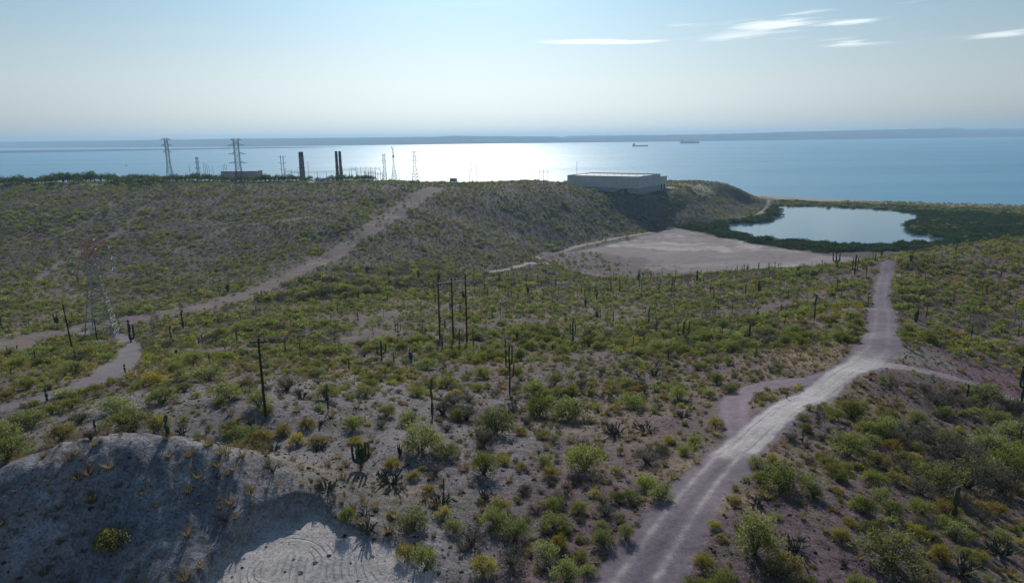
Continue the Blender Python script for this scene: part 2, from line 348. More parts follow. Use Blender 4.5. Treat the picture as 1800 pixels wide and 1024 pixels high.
# ------------------------------------------------------------------ what the ground is made of
def gp(pts):
    out = []
    for a, b in pts:
        if a < -30 or a > 1830 or b > 1040: p = ground([a], [b])[0]
        else: p = G1(a, b)
        out.append(tuple(p[:2]))
    return out
ROAD_A = gp([(1090,1060),(1125,1010),(1180,930),(1235,855),(1290,795),(1340,752),(1400,708),(1465,668),(1515,640),(1545,612),(1552,575),(1549,540),(1550,500),(1560,460)])
WA = [3.6,3.5,3.3,3.1,3.0,2.9,2.9,3.0,3.8,4.4,3.8,3.5,3.0,2.7]
ROAD_B = gp([(1312,775),(1290,740),(1290,705),(1318,684),(1370,672),(1430,667),(1478,655)]); WB = [2.3]*7
ROAD_C = gp([(1530,640),(1600,647),(1660,660),(1720,676),(1800,706)]); WCW = [2.2,1.7,1.3,1.2,1.2]
STRIP = gp([(-40,617),(60,600),(150,582),(215,566),(290,552),(400,528),(480,503),(560,462),(610,430),(660,398),(705,365),(735,345),(765,331)]); WS = [12,13,14,15,14,11,9,8,8.5,9,10,11,10]
ROAD_E = gp([(205,588),(232,605),(222,632),(195,655),(150,676),(60,704),(-20,722)]); WE = [2.6,3.0,3.6,3.4,2.8,2.4,2.4]
ROAD_F = gp([(1200,402),(1140,409),(1080,419),(1010,434),(955,446),(944,452),(962,462),(1000,468)]); WF = [3.0]*8
ROAD_G = gp([(962,463),(900,471),(850,478)]); WG = [2.2]*3
ROAD_H = gp([(1352,352),(1350,360),(1340,372),(1325,382)]); WH = [3.0]*4
TRAILS = [(gp([(60,490),(110,460),(150,440),(215,405),(240,375)]), 3.5), (gp([(0,432),(100,415),(170,380),(215,355)]), 2.5), (gp([(300,440),(350,425),(400,400),(500,388),(590,372)]), 3.0), (gp([(200,352),(170,372)]), 2.5)]
SALT = [tuple(at_z(np.array(u), np.array(v), 1.5)[:2]) for u, v in [(975,447),(1010,440),(1080,426),(1140,414),(1190,402),(1240,414),(1330,428),(1400,440),(1450,448),(1545,456),(1640,452),(1640,490),(1300,500),(1200,497),(1080,490),(1000,474),(962,461)]]
x, y = Xg, Yg
fA, oA = road_field(x, y, ROAD_A, WA); fB, oB = road_field(x, y, ROAD_B, WB); fC, oC = road_field(x, y, ROAD_C, WCW)
fS, oS = road_field(x, y, STRIP, WS); fE, oE = road_field(x, y, ROAD_E, WE); fF, _ = road_field(x, y, ROAD_F, WF); fG, _ = road_field(x, y, ROAD_G, WG); fH, _ = road_field(x, y, ROAD_H, WH)
nz1 = fbm(x, y, 30, 4, 101); nz2 = fbm(x, y, 7, 4, 111); nz3 = fbm(x, y, 2.0, 3, 121)
jt = .12*nz2+.14*nz3
mA = 1-sstep(.8, 1.15, fA+jt); mB = 1-sstep(.7, 1.2, fB+jt); mC = 1-sstep(.7, 1.25, fC+jt); mS = 1-sstep(.65, 1.25, fS+2.0*jt+.45*nz1); mE = 1-sstep(.7, 1.2, fE+jt)
mFG = 1-sstep(.7, 1.3, np.minimum(np.minimum(fF, fG), fH)+jt)
mT = np.zeros_like(x)
for tp, tw in TRAILS: mT = np.maximum(mT, (1-sstep(.4, 1.6, poly_dist(x, y, tp)/tw+nz2))*.75)
U_, V_, C_ = project(np.stack([x, y, Zg], -1))     # only used to find where on the real ground each soil lies
ds = sdf(x, y, SALT)+13*fbm(x, y, 45, 5, 131)
mSalt = 1-sstep(-2, 4, ds)
def wblob(u, v, sx, sy, rot=0.0):
    p = G1(u, v); ca, sa = math.cos(rot), math.sin(rot); dx = (x-p[0])*ca+(y-p[1])*sa; dy = -(x-p[0])*sa+(y-p[1])*ca
    return np.exp(-((dx/sx)**2+(dy/sy)**2))
grey = np.zeros_like(x)
for a in ((420,740,22,14),(640,690,26,13,.2),(560,760,22,9),(650,880,20,13),(760,820,14,14),(330,700,20,16),(620,950,14,9),(500,800,22,8),(780,960,8,8),(680,760,20,10)): grey = np.maximum(grey, wblob(*a))
grey = sstep(.25, .7, grey+.35*nz1+.2*nz2)
purple = sstep(-.3, .5, nz1*.6 + (x+8)/45.0 - .01*(y-80)*(y < 300))*(1-sstep(260, 420, y))
straw = sstep(.12, .55, nz2*.7+nz1*.6+.12)
sA_extra = np.zeros_like(x)
for a in ((590,860,14,5),(640,905,6,7),(480,830,16,6),(250,830,9,3),(380,850,9,5),(1500,700,10,9),(1440,620,10,20),(1180,830,8,4),(1250,850,6,6),(100,640,22,16),(260,650,20,14)): sA_extra = np.maximum(sA_extra, wblob(*a))
strawp = np.clip(straw*.5*(1-.8*grey)+.8*sstep(.35, .8, sA_extra+.45*nz2+.15*nz3), 0, 1)
redp = np.maximum(wblob(1700, 655, 16, 9), wblob(1590, 700, 18, 7)*.4)
palegrass = wblob(1600, 622, 12, 7)
onmound = md
def C3(a): return np.array(a, float)[None, None, :]
soil = C3((.150,.118,.112)) + 0*x[..., None]
def lay(m, c):
    global soil
    soil = soil*(1-m[..., None])+C3(c)*m[..., None]
lay(purple*.9, (.165,.117,.130)); lay(grey*.75, (.215,.20,.215)); lay(strawp*.75, (.25,.195,.115)); lay((1-slope_far)*(1-onmound)*sstep(.12, .55, fbm(x, y, 5, 4, 191)+.25*nz1)*.55, (.13,.125,.075))
lay(slope_far*.85, (.098,.080,.090))
lay(sstep(.25, .7, redp+.3*nz2)*.85, (.24,.14,.17)); lay(sstep(.3, .7, palegrass+.3*nz2)*.8, (.24,.235,.20))
lay(onmound*.9, (.21,.22,.255)); lay(onmound*sstep(-30, -18, x+5*nz1)*.7, (.215,.19,.17)); lay(onmound*sstep(-.1, .35, nz2+.4*nz3)*.6, (.25,.215,.20)); lay(onmound*sstep(.1, .4, -nz3-.4*nz2)*.45, (.15,.145,.165)); lay(onmound*sstep(.3, .6, nz3+.3*nz1)*.5, (.30,.32,.37))  # grey and brown mound soil; the blue tint paints in its skylit shade
vol_plat = sstep(680, 740, y)*(y < 1100)*.6; lay(vol_plat, (.17,.135,.125))
lay(mT, (.20,.165,.165)); lay(mS*.85, (.178,.142,.142)); lay(mS*sstep(.1, .6, nz2+.3*nz1)*.4, (.24,.21,.20)); lay(mS*sstep(.15, .5, nz3-.3*nz2)*.5, (.11,.09,.09)); lay(mS*sstep(.15, .5, -nz2)*.4, (.25,.16,.10))
lay(mE*.9, (.165,.142,.165)); lay((1-sstep(1.2, 3.6, fF))*(fF > .9)*.8, (.085,.07,.085)); lay(mFG*.95, (.36,.29,.27))
lay(mSalt, (.225,.190,.185)); lay(mSalt*sstep(.05, .5, fbm(x*.5+y*.2, y*1.3-x*.3, 22, 5, 181))*.6, (.31,.27,.255)); lay(mSalt*sstep(-.05, .45, nz1+.45*nz2+.8*wblob(1190,432,85,30)-.35)*.75, (.42,.38,.375)); lay(mSalt*sstep(.1,.5,fbm(x*.35,y,16,4,171))*.5, (.20,.15,.155))
ds_mottle = mSalt*sstep(.0, .35, nz2*.9+.4*nz3-.35*nz1+.75*wblob(1090,475,60,55)+.35*wblob(1020,455,40,40)+.5*wblob(1260,415,70,10)-.45); lay(ds_mottle*.85, (.125,.095,.10)); lay(mSalt*sstep(.35, .75, np.maximum(wblob(1040,463,62,75), .9*wblob(1130,480,60,26))+.35*nz2+.3*nz1)*.92, (.125,.095,.10))
# the main road: graded purple shoulders, two pale wheel tracks, white caliche over the middle stretch
lay(mA*.95, (.165,.135,.162)); lay(mB*.95, (.20,.158,.19)); lay(mB*np.exp(-((np.abs(fB)-.5)/.2)**2)*.4, (.26,.22,.24)); lay(mC*.9, (.29,.25,.26))
acoord = np.abs(fA)*np.sign(oA)
trk = np.exp(-((np.abs(acoord+.05+.08*nz1)-.40)/.105)**2)*(.6+.4*sstep(-.3,.3,nz3))
lay(mA*trk*.8*(1-sstep(105, 130, y)*.6), (.33,.295,.30)); lay(mA*np.exp(-(acoord/.13)**2)*.6*(1-sstep(105,130,y)), (.12,.095,.11))
yw0 = G1(1290, 800)[1]; yw1 = G1(1545, 622)[1]
white = mA*sstep(yw0-1.5, yw0+1.5, y+1.2*nz3)*(1-sstep(yw1-12, yw1+6, y+6*nz2))*(1-sstep(.62, .86, fA+.9*jt))
streak = .5+.5*fbm(acoord*14, y*.09+x*.05, 1.0, 3, 141)
lay(white*(.55+.45*streak), (.47,.435,.425)); lay(white*sstep(.58, .8, fbm(acoord*9+4, y*.05, 1, 2, 151)*.5+.5)*.7, (.20,.17,.18))
lay(mC*np.exp(-((np.abs(fC)-.45)/.25)**2)*.5, (.36,.32,.31))
lay(pitm*.95, (.40,.375,.375)); lay(pitm*sstep(.1, .5, nz3+.5*nz2)*.45, (.30,.27,.275)); lay(pitm*(1-sstep(.15, .9, -dpit))*.4, (.24,.22,.225))
padm = 1-sstep(4, 14, dpl); lay(padm*.95, (.30,.285,.275)); 
lay(sstep(.2, .7, np.maximum(wblob(1212, 331, 26, 30), wblob(1240, 331, 14, 22)))*.95, (.60,.53,.44))
lay((1-sstep(4, 30, np.abs(cd-14)))*(x > 330)*(Zg < 6), (.42,.37,.32))
bar = (dl < 20)*(cd > 0)*(cd < 75)*(x > 250)*(Zg < 6); lay(bar*.8*sstep(-.4, .4, nz1+.3), (.36,.31,.27))
lawn = np.maximum(wblob(125, 321, 22, 12), wblob(158, 325, 16, 8)); lay(sstep(.35, .6, lawn)*.95, (.13,.22,.035))
shore = lowm*(1-mSalt)*(1-bar); lay(shore*.7, (.12,.11,.08))
soil = soil*(.80+.18*np.maximum.reduce([mA, mB*.8, mC, mE*.6, mFG, mS*.3, mSalt, pitm, onmound*.6, redp*.6, plat*1.0, (cd < 75)*(x > 250)*1.0]))[..., None]
soil = np.clip(soil*(1+.16*nz2[..., None]+.10*nz3[..., None]), .01, .9)
roadany = np.maximum.reduce([mA, mB, mC, mE*.95, mFG, mS*(.62+.25*sstep(-.3, .2, -nz2)), pitm, padm, 0*x])
roadany = np.maximum(roadany, mT*.8); leftflat = np.maximum(wblob(1030,463,48,70), .8*wblob(1110,480,45,22)); roadany = np.maximum(roadany, (ds < 3)*(1-.45*sstep(.3, .7, leftflat+.3*nz2+.25*nz1))); roadany = np.maximum(roadany, (dp < 2)*1.0); roadany = np.maximum(roadany, (cd < 6)*1.0)

idx = np.arange(NR*NC).reshape(NR, NC)
quads = np.stack([idx[:-1, :-1], idx[:-1, 1:], idx[1:, 1:], idx[1:, :-1]], -1).reshape(-1, 4)
# terrain material
m = bpy.data.materials.new('desert_soil'); m.use_nodes = True; nt = m.node_tree; b = nt.nodes['Principled BSDF']
pos = N(nt, 'ShaderNodeNewGeometry').outputs['Position']
soc = N(nt, 'ShaderNodeAttribute', attribute_name='soil').outputs['Color']
msk = N(nt, 'ShaderNodeAttribute', attribute_name='mask'); ms = N(nt, 'ShaderNodeSeparateColor', {0: msk.outputs['Color']})
nA = NOISE(nt, pos, 1.1, 8, .68); nB = NOISE(nt, pos, .22, 5, .6); nF = NOISE(nt, pos, 4.0, 6, .8)
val = MATH(nt, 'ADD', MATH(nt, 'MULTIPLY', SMOOTH(nt, nA, .3, .7), .55), MATH(nt, 'MULTIPLY', SMOOTH(nt, nF, .3, .7), .95))
val = MATH(nt, 'ADD', val, MATH(nt, 'MULTIPLY', nB, .45))
val = MATH(nt, 'ADD', MATH(nt, 'MULTIPLY', MATH(nt, 'SUBTRACT', val, .97), SMOOTH(nt, ms.outputs[0], 0, 1, 1.15, .5)), 1.0)
c = MIXC(nt, 1.0, soc, N(nt, 'ShaderNodeCombineXYZ', {0: val, 1: val, 2: val}).outputs[0], 'MULTIPLY')
vo = N(nt, 'ShaderNodeTexVoronoi', {'Vector': pos, 'Scale': 2.1, 'Randomness': 1.0})
peb = MATH(nt, 'MULTIPLY', SMOOTH(nt, vo.outputs['Distance'], .12, .24, 1, 0), SMOOTH(nt, N(nt, 'ShaderNodeSeparateColor', {0: vo.outputs['Color']}).outputs[0], .55, .7))
peb = MATH(nt, 'MULTIPLY', peb, SMOOTH(nt, ms.outputs[0], 0, 1, .8, .15))
pc = MIXC(nt, SMOOTH(nt, N(nt, 'ShaderNodeSeparateColor', {0: vo.outputs['Color']}).outputs[1], .82, .86), (.045, .035, .038), (.42, .38, .38))
c = MIXC(nt, peb, c, pc)
# tyre marks in the pit and on the caliche: warped fine rings
def rings(cx, cy, sc, sd):
    mp_ = N(nt, 'ShaderNodeMapping', {'Vector': pos, 'Location': (-cx, -cy, 0)}).outputs[0]
    w_ = N(nt, 'ShaderNodeTexWave', {'Vector': mp_, 'Scale': sc, 'Distortion': 1.2, 'Detail': 2.0, 'Detail Scale': .3}, wave_type='RINGS', rings_direction='Z').outputs['Fac']
    mk = SMOOTH(nt, N(nt, 'ShaderNodeTexNoise', {'Vector': MATHV(nt, mp_, sd), 'Scale': .28, 'Detail': 2.0}).outputs[0], .5, .6)
    return MATH(nt, 'MULTIPLY', SMOOTH(nt, w_, .6, .95), mk)
def MATHV(nt, v, s): return N(nt, 'ShaderNodeVectorMath', {0: v, 1: (s, s*1.7, 0)}, operation='ADD').outputs[0]
wl = MATH(nt, 'MULTIPLY', MATH(nt, 'MAXIMUM', rings(-21, 53.5, .55, 3.0), rings(-9, 55, .5, 11.0)), ms.outputs[1])
c = MIXC(nt, MATH(nt, 'MULTIPLY', wl, .42), c, (.19, .17, .175))
nt.links.new(c, b.inputs['Base Color']); b.inputs['Roughness'].default_value = .95; b.inputs['Specular IOR Level'].default_value = .12
hgt = MATH(nt, 'ADD', MATH(nt, 'MULTIPLY', nA, .35), MATH(nt, 'ADD', MATH(nt, 'MULTIPLY', nF, .09), MATH(nt, 'ADD', MATH(nt, 'MULTIPLY', peb, .10), MATH(nt, 'MULTIPLY', wl, -.12))))
hgt = MATH(nt, 'MULTIPLY', hgt, SMOOTH(nt, ms.outputs[0], 0, 1, 1.0, .35))
nt.links.new(N(nt, 'ShaderNodeBump', {'Height': hgt, 'Strength': .9, 'Distance': .9}).outputs[0], b.inputs['Normal'])
M_SOIL = m
me = np_mesh('ground', np.stack([Xg, Yg, Zg], -1).reshape(-1, 3), quads, M_SOIL, smooth=True)
def add_col(me, name, arr):
    a = me.color_attributes.new(name, 'FLOAT_COLOR', 'POINT'); d = np.ones((len(me.vertices), 4), np.float32); d[:, :arr.shape[-1]] = arr.reshape(-1, arr.shape[-1]); a.data.foreach_set('color', d.ravel())
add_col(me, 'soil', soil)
smoothm = np.maximum.reduce([mA, mB, mE*.8, mSalt*.9, plat, pitm*.6, mFG])
tyre = np.maximum(pitm*sstep(1, 3.5, -dpit), .0)
add_col(me, 'mask', np.stack([smoothm, tyre, onmound], -1))
ground_o = tag(link('ground', me), 'dry rocky desert ground with dirt roads, valley and low plateau above the bay', kind='structure')

# ------------------------------------------------------------------ water
def watermat(name, deep, rlo, rhi, bump, wscale, k=1.0):
    m = bpy.data.materials.new(name); m.use_nodes = True; nt = m.node_tree; b = nt.nodes['Principled BSDF']
    pos = N(nt, 'ShaderNodeNewGeometry').outputs['Position']
    mp = N(nt, 'ShaderNodeMapping', {'Vector': pos, 'Scale': (1, 1.6, 1)}).outputs[0]
    st = N(nt, 'ShaderNodeMapping', {'Vector': pos, 'Scale': (.0005, .0032, 1), 'Rotation': (0, 0, .12)}).outputs[0]
    band = NOISE(nt, st, 1.0, 5, .6, .4)
    nt.links.new(SMOOTH(nt, band, .3, .7, rlo, rhi), b.inputs['Roughness'])
    b.inputs['Base Color'].default_value = (*deep, 1); b.inputs['IOR'].default_value = 1.333; b.inputs['Specular IOR Level'].default_value = .5
    if bump:
        w = MATH(nt, 'ADD', NOISE(nt, mp, wscale, 3, .6), MATH(nt, 'MULTIPLY', NOISE(nt, mp, wscale*4.3, 2, .5), .3))
        nt.links.new(N(nt, 'ShaderNodeBump', {'Height': w, 'Strength': bump, 'Distance': k}).outputs[0], b.inputs['Normal'])
    return m
SEA_M = watermat('sea_water', (.085, .26, .385), .29, .38, .5, .09, 2.2)
POND_M = watermat('pond_water', (.06, .13, .18), .06, .10, .12, .5, .25)
ys = np.concatenate([np.linspace(700, 2000, 12), np.geomspace(2300, 60000, 24)]); xs = np.concatenate([-np.geomspace(60000, 400, 18), np.geomspace(400, 60000, 18)])
XX, YY = np.meshgrid(xs, ys); ii = np.arange(XX.size).reshape(XX.shape)
sea = link('sea', np_mesh('sea', np.stack([XX, YY, 0*XX], -1).reshape(-1, 3), np.stack([ii[:-1, :-1], ii[:-1, 1:], ii[1:, 1:], ii[1:, :-1]], -1).reshape(-1, 4), SEA_M))
tag(sea, 'calm blue bay glittering under the sun', kind='structure')
pp = sdf_pts = [(px_, py_) for px_, py_ in POND]; cx_ = sum(p[0] for p in pp)/len(pp); cy_ = sum(p[1] for p in pp)/len(pp)
V = [(cx_, cy_, .22)]+[(cx_+(p[0]-cx_)*1.08, cy_+(p[1]-cy_)*1.06, .22) for p in pp]; n_ = len(pp)
pond = link('pond', np_mesh('pond', V, [(0, i+1, (i+1) % n_+1) for i in range(n_)], POND_M)); tag(pond, 'still lagoon ringed by dark mangroves', kind='structure')

# ------------------------------------------------------------------ far shore
def hillmat(name, c1, c2):
    m = bpy.data.materials.new(name); m.use_nodes = True; nt = m.node_tree; b = nt.nodes['Principled BSDF']
    pos = N(nt, 'ShaderNodeNewGeometry').outputs['Position']; n1 = NOISE(nt, pos, .0022, 6, .6)
    nt.links.new(MIXC(nt, SMOOTH(nt, n1, .35, .65), c1, c2), b.inputs['Base Color']); b.inputs['Roughness'].default_value = 1; b.inputs['Specular IOR Level'].default_value = 0
    return m
HILL_M = hillmat('far_hill_rock', (.07, .065, .055), (.13, .11, .095))
def hor(u): return 242.0-.0117*(u-900)
base_pts = [(-500,264.5),(0,260.3),(450,257.6),(900,252),(1350,246.8),(1800,240.3),(2300,235)]
def hill_range(name, label, top, dy, seed, amp, base_off=0.0):
    us = np.linspace(-480, 2280, 460); vb = np.interp(us, *zip(*base_pts))-base_off
    front = at_z(us, vb, 0.0); rows = []
    tv = np.interp(us, *zip(*top))
    crest = at_y(us, tv, front[:, 1]+dy)
    hh = crest[:, 2]+amp*fbm(us*3.1, us*0, 60, 5, seed)
    prof = [(0, -2, .0), (.015, .05, .02), (.25, .38, .1), (.6, .75, .2), (.85, .93, .2), (1.0, 1.0, 0), (1.15, .6, .2), (1.3, -.01, .0)]
    for f_, hfrac, rough in prof:
        nn = fbm(us*3.1, us*0+f_*180, 45, 4, seed+7)
        z = hh*hfrac + rough*hh*nn*.5 if hfrac > 0 else hh*0-3
        if 0 < f_ < 1: z = np.minimum(z, hh*.96)
        p = front + (crest-front)*f_; rows.append(np.stack([p[:, 0], p[:, 1], z], -1))
    A = np.stack(rows, 0); r, c_ = A.shape[:2]; ii = np.arange(r*c_).reshape(r, c_)
    o = link(name, np_mesh(name, A.reshape(-1, 3), np.stack([ii[:-1, :-1], ii[:-1, 1:], ii[1:, 1:], ii[1:, :-1]], -1).reshape(-1, 4), HILL_M, smooth=True))
    return tag(o, label, kind='structure')
hill_range('hills', 'low hazy blue hills along the far shore of the bay', [(-500,251),(0,249.3),(200,247),(450,243.3),(600,242.2),(760,240.5),(800,239),(860,239.8),(980,240),(990,242),(1100,239),(1180,237),(1250,236.5),(1350,233),(1480,229.5),(1560,227.5),(1640,226.3),(1710,229),(1800,229),(2300,226)], 2600, 5, 6)
hill_range('hills', 'fainter second line of hills showing behind the far shore ridge', [(-500,254),(900,243),(985,242),(1000,238.6),(1150,237),(1330,234.6),(1480,230.5),(1600,228.5),(1640,227.5),(1660,224.6),(1680,225),(1720,226.5),(1745,225),(1800,225.8),(2300,222)], 9000, 25, 14)
# low spit of sand and scrub lying in the bay on the left
us = np.linspace(-480, 600, 120); w_ = np.interp(us, [-480, 0, 300, 500, 600], [4.6, 4.4, 2.4, 1.6, .3]); vv = np.interp(us, [-480, 0, 450, 600], [273, 269.4, 261.2, 258.6])+.3*fbm(us, us*0, 60, 3, 3)
f0 = at_z(us, vv, 0.0); f1 = at_z(us, vv-w_, 0.0); hgt_ = 4+3.5*fbm(us*2, us*0, 30, 3, 8)
A = np.stack([f0-[0, 0, .5], f0*.98+f1*.02+np.stack([0*us, 0*us, hgt_], -1), f1+np.stack([0*us, 0*us, hgt_*.6], -1), f1+np.array([0, 60, -.5])], 0); ii = np.arange(A.shape[0]*A.shape[1]).reshape(A.shape[:2])
tag(link('sand_spit', np_mesh('sand_spit', A.reshape(-1, 3), np.stack([ii[:-1, :-1], ii[:-1, 1:], ii[1:, 1:], ii[1:, :-1]], -1).reshape(-1, 4), HILL_M)), 'long low spit crossing the bay on the left', kind='structure')

# ------------------------------------------------------------------ plant prototypes
M_GREEN = leafmat('green_leaves', (.115, .148, .068), (.285, .31, .13), .5, (1.25, 1.2, .65))
M_YELL = leafmat('yellow_leaves', (.22, .215, .07), (.36, .34, .12), .5, (1.2, 1.05, .65))
M_GREY = leafmat('grey_twigs', (.10, .10, .09), (.20, .185, .155), .3, (1.1, 1.05, .8))
M_DARK = leafmat('mangrove_leaves', (.030, .055, .026), (.065, .10, .04), .35)
M_TREE = leafmat('tree_leaves', (.05, .08, .035), (.11, .15, .06), .45)
M_STRAW = leafmat('dry_grass', (.20, .165, .105), (.31, .26, .16), .45, (1.1, 1.0, .8))
M_STEM = mat('shrub_stems', (.085, .065, .055), .95, .3, 8)
M_CACT = mat('cactus_skin', (.075, .09, .05), .8, .3, 5.0, bump=.5)
M_CACT2 = mat('spiny_cactus_skin', (.085, .10, .07), .85, .35, 6.0)
M_ROCKD = mat('dark_rock', (.055, .045, .05), .95, .35, 2.0, bump=.6)
M_ROCKL = mat('pale_rock', (.34, .31, .31), .95, .2, 2.0, bump=.6)

def leaf_cloud(r, cents, crad, per, size, up=.3, flat=.8):
    """small two-triangle leaves scattered in clumps; returns V, quads"""
    K = len(cents); n = K*per
    c = np.repeat(cents, per, 0); cr = np.repeat(crad, per)
    d = r.normal(size=(n, 3)); d /= np.linalg.norm(d, axis=1)[:, None]; rad = r.random(n)**.45
    p = c + d*(cr*rad)[:, None]*np.array([1, 1, flat]); p[:, 2] = np.maximum(p[:, 2], size*.3)
    a = r.normal(size=(n, 3)) + d*.8; a[:, 2] += up; a /= np.linalg.norm(a, axis=1)[:, None]
    b = np.cross(a, r.normal(size=(n, 3))); b /= np.linalg.norm(b, axis=1)[:, None]+1e-9
    L = size*(.6+.8*r.random(n))[:, None]; W = L*.42
    V = np.stack([p-b*W*.5, p+a*L*.5, p+b*W*.5, p-a*L*.5], 1).reshape(-1, 3)
    return V, np.arange(4*n).reshape(n, 4)
def dome_clumps(r, K, hw, lump=.25, low=.12):
    th = r.random(K)*2*np.pi; ph = np.arcsin(r.random(K)**.75)
    R0 = 1+lump*np.sin(th*3+r.random()*6)*r.random(K)+lump*.6*r.normal(size=K)*.6
    rr = R0*(.55+.3*r.random(K))
    c = np.stack([rr*np.cos(ph)*np.cos(th), rr*np.cos(ph)*np.sin(th), hw*(rr*np.sin(ph))+low*hw*2], 1)
    return c
def stems_mb(r, mb, hw, n, thick, curve=.5, m=0, top=.75):
    for k in range(n):
        t = r.random()*6.283; l = (.45+.45*r.random())
        p0 = Vector((.05*math.cos(t), .05*math.sin(t), -.05)); e = Vector((l*math.cos(t)*.85, l*math.sin(t)*.85, hw*(.45+top*.5*r.random())))
        q_ = Vector((e.x*.4, e.y*.4, e.z*.62)); mb.tube(p0, q_, thick, thick*.7, 3, False, m); mb.tube(q_, e, thick*.7, thick*.3, 3, False, m)
        for _ in range(2):
            w = q_.lerp(e, .3+.6*r.random()); mb.tube(w, w+Vector((r.normal()*.16, r.normal()*.16, .12+.14*r.random())), thick*.4, thick*.2, 3, False, m)
def shrub_pair(kind, lod, seed):
    """returns (foliage V, F), stems MB for a shrub one metre in radius"""
    r = np.random.default_rng(seed)
    P_ = dict(green=(.78, .38, .085, .25), yellow=(.6, .25, .08, .5), grey=(.7, .4, .06, .2))[kind]
    hw = P_[0]*(.85+.3*r.random())
    K, per = {0: (70, 42), 1: (40, 20), 2: (22, 9)}[lod]; size = P_[2]*{0: 1.0, 1: 1.7, 2: 3.2}[lod]
    if kind == 'grey': per = int(per*.75)
    cents = dome_clumps(r, K, hw, P_[1]); crad = (.20+.10*r.random(K))*(1.25 if lod == 2 else 1)
    V, Fq = leaf_cloud(r, cents, crad, per, size, P_[3], .8)
    mb = MB(); n = {0: 18, 1: 9, 2: 0}[lod]
    if kind == 'grey': n = int(n*2.2)
    if n: stems_mb(r, mb, hw*1.15, n, .022 if lod == 0 else .03)
    return V, Fq, mb, hw
LM = dict(green=M_GREEN, yellow=M_YELL, grey=M_GREY)
KN = dict(green='leafy_shrub', yellow='yellow_bush', grey='grey_shrub')
def merged_mesh(name, V, Fq, mb, mats):
    n = len(V); Vv = list(map(tuple, V.tolist())); F_ = [tuple(f) for f in Fq.tolist()]; mi = [0]*len(F_)
    if mb is not None and mb.n: Vv += mb.v; F_ += [tuple(i+n for i in f) for f in mb.f]; mi += [1]*len(mb.f)
    me = bpy.data.meshes.new(name); me.from_pydata(Vv, [], F_)
    for mt in mats: me.materials.append(mt)
    me.polygons.foreach_set('material_index', mi); me.update(); return me
PROTO = {}
for kind in ('green', 'yellow', 'grey'):
    for k in range(5):
        V, Fq, mb, hw = shrub_pair(kind, 0, 100+k*7+len(kind)*31)
        PROTO[kind, 0, k] = (np_mesh('foliage', V, Fq, LM[kind]), mb.mesh('stems', M_STEM), hw)
    for k in range(4):
        V, Fq, mb, hw = shrub_pair(kind, 1, 300+k*7+len(kind)*31); PROTO[kind, 1, k] = (merged_mesh('shrub', V, Fq, mb, [LM[kind], M_STEM]), hw)
    for k in range(4):
        V, Fq, mb, hw = shrub_pair(kind, 2, 500+k*7+len(kind)*31); PROTO[kind, 2, k] = (merged_mesh('shrub', V, Fq, None, [LM[kind]]), hw)
def cactus_mesh(seed, ratio, n=10):
    r = np.random.default_rng(seed); mb = MB(); K = 6; pts = [(.008*r.normal()*i/K*3, .008*r.normal()*i/K*3, -.03+i/K) for i in range(K)]
    rs = [ratio*(.85 if i == 0 else 1.0+.07*r.normal()) for i in range(K)]; rs[-1] = ratio*.85
    mb.path(pts, rs, n, 0, True, .16); return mb.mesh('cactus', M_CACT, False)
CPROTO = [cactus_mesh(900+k, .045+.012*k) for k in range(4)]
def arm_mb(r, z0, reach, h, rad, ang):
    mb = MB(); c, s = math.cos(ang), math.sin(ang)
    pts = [(0, 0, z0), (c*reach*.5, s*reach*.5, z0+reach*.12), (c*reach*.9, s*reach*.9, z0+reach*.45), (c*reach, s*reach, z0+reach+.05*h), (c*reach*1.02, s*reach*1.02, z0+reach+h*.6), (c*reach*(1.0+.06*r.normal()), s*reach, z0+reach+h)]
    mb.path(pts, [rad*.8, rad*.95, rad, rad, rad, rad*.8], 8, 0, True, .15); return mb
def armed_cactus(parent_loc, H, rad, arms, seed, label, group=None, trunk_h=1.0):
    r = np.random.default_rng(seed); root = empty('columnar_cactus', parent_loc, r.random()*.4-.2); tag(root, label, 'cactus', group)
    mb = MB(); K = 7; mb.path([(.012*H*r.normal()*i/K, .012*H*r.normal()*i/K, -.2+(H*trunk_h+.2)*i/(K-1)) for i in range(K)], [rad*(.85 if i == 0 else 1.0) for i in range(K)], 10, 0, True, .15)
    mb.build('trunk', M_CACT, root)
    for (z0, reach, h, ang) in arms: arm_mb(r, z0*H, reach*H, h*H, rad*.75, ang).build('arm', M_CACT, root)
    return root
def spiky_mesh(seed, n, lean, thick, curl=.3, branch=2):        # many-stemmed cactus clump, one metre in radius
    r = np.random.default_rng(seed); mb = MB()
    for k in range(n):
        t = r.random()*6.283; tilt = lean*(.25+.85*r.random()); L = .7+.5*r.random()
        d = Vector((math.cos(t)*math.sin(tilt), math.sin(t)*math.sin(tilt), math.cos(tilt))); p = Vector((math.cos(t)*.16*r.random(), math.sin(t)*.16*r.random(), -.04)); pts = [p.copy()]
        for i in range(3):
            d = (d+Vector((r.normal()*.12, r.normal()*.12, curl*.35))).normalized(); p = p+d*L/3; pts.append(p.copy())
        mb.path(pts, [thick*.8, thick, thick, thick*.7], 5, 0, True)
        for b_ in range(branch):
            q_ = pts[1+b_ % 2]; e = (d+Vector((r.normal()*.5, r.normal()*.5, .3))).normalized(); mb.path([q_, q_+e*L*.2, q_+e*L*.38+Vector((0, 0, .05))], [thick*.8, thick*.8, thick*.6], 5, 0, True)
    return mb.mesh('cactus_clump', M_CACT2)
SPIKY = [spiky_mesh(40+k, 17, 1.25, .045, .25) for k in range(3)]      # low sprawling clumps
PITAYA = [spiky_mesh(60+k, 14, .42, .05, .5, 1) for k in range(3)]     # upright organ clumps
def dead_mesh(seed):
    r = np.random.default_rng(seed); mb = MB(); stems_mb(r, mb, .8, 26, .016, top=.9); return mb.mesh('bare_branches', M_STEM)
DEAD = [dead_mesh(70+k) for k in range(2)]
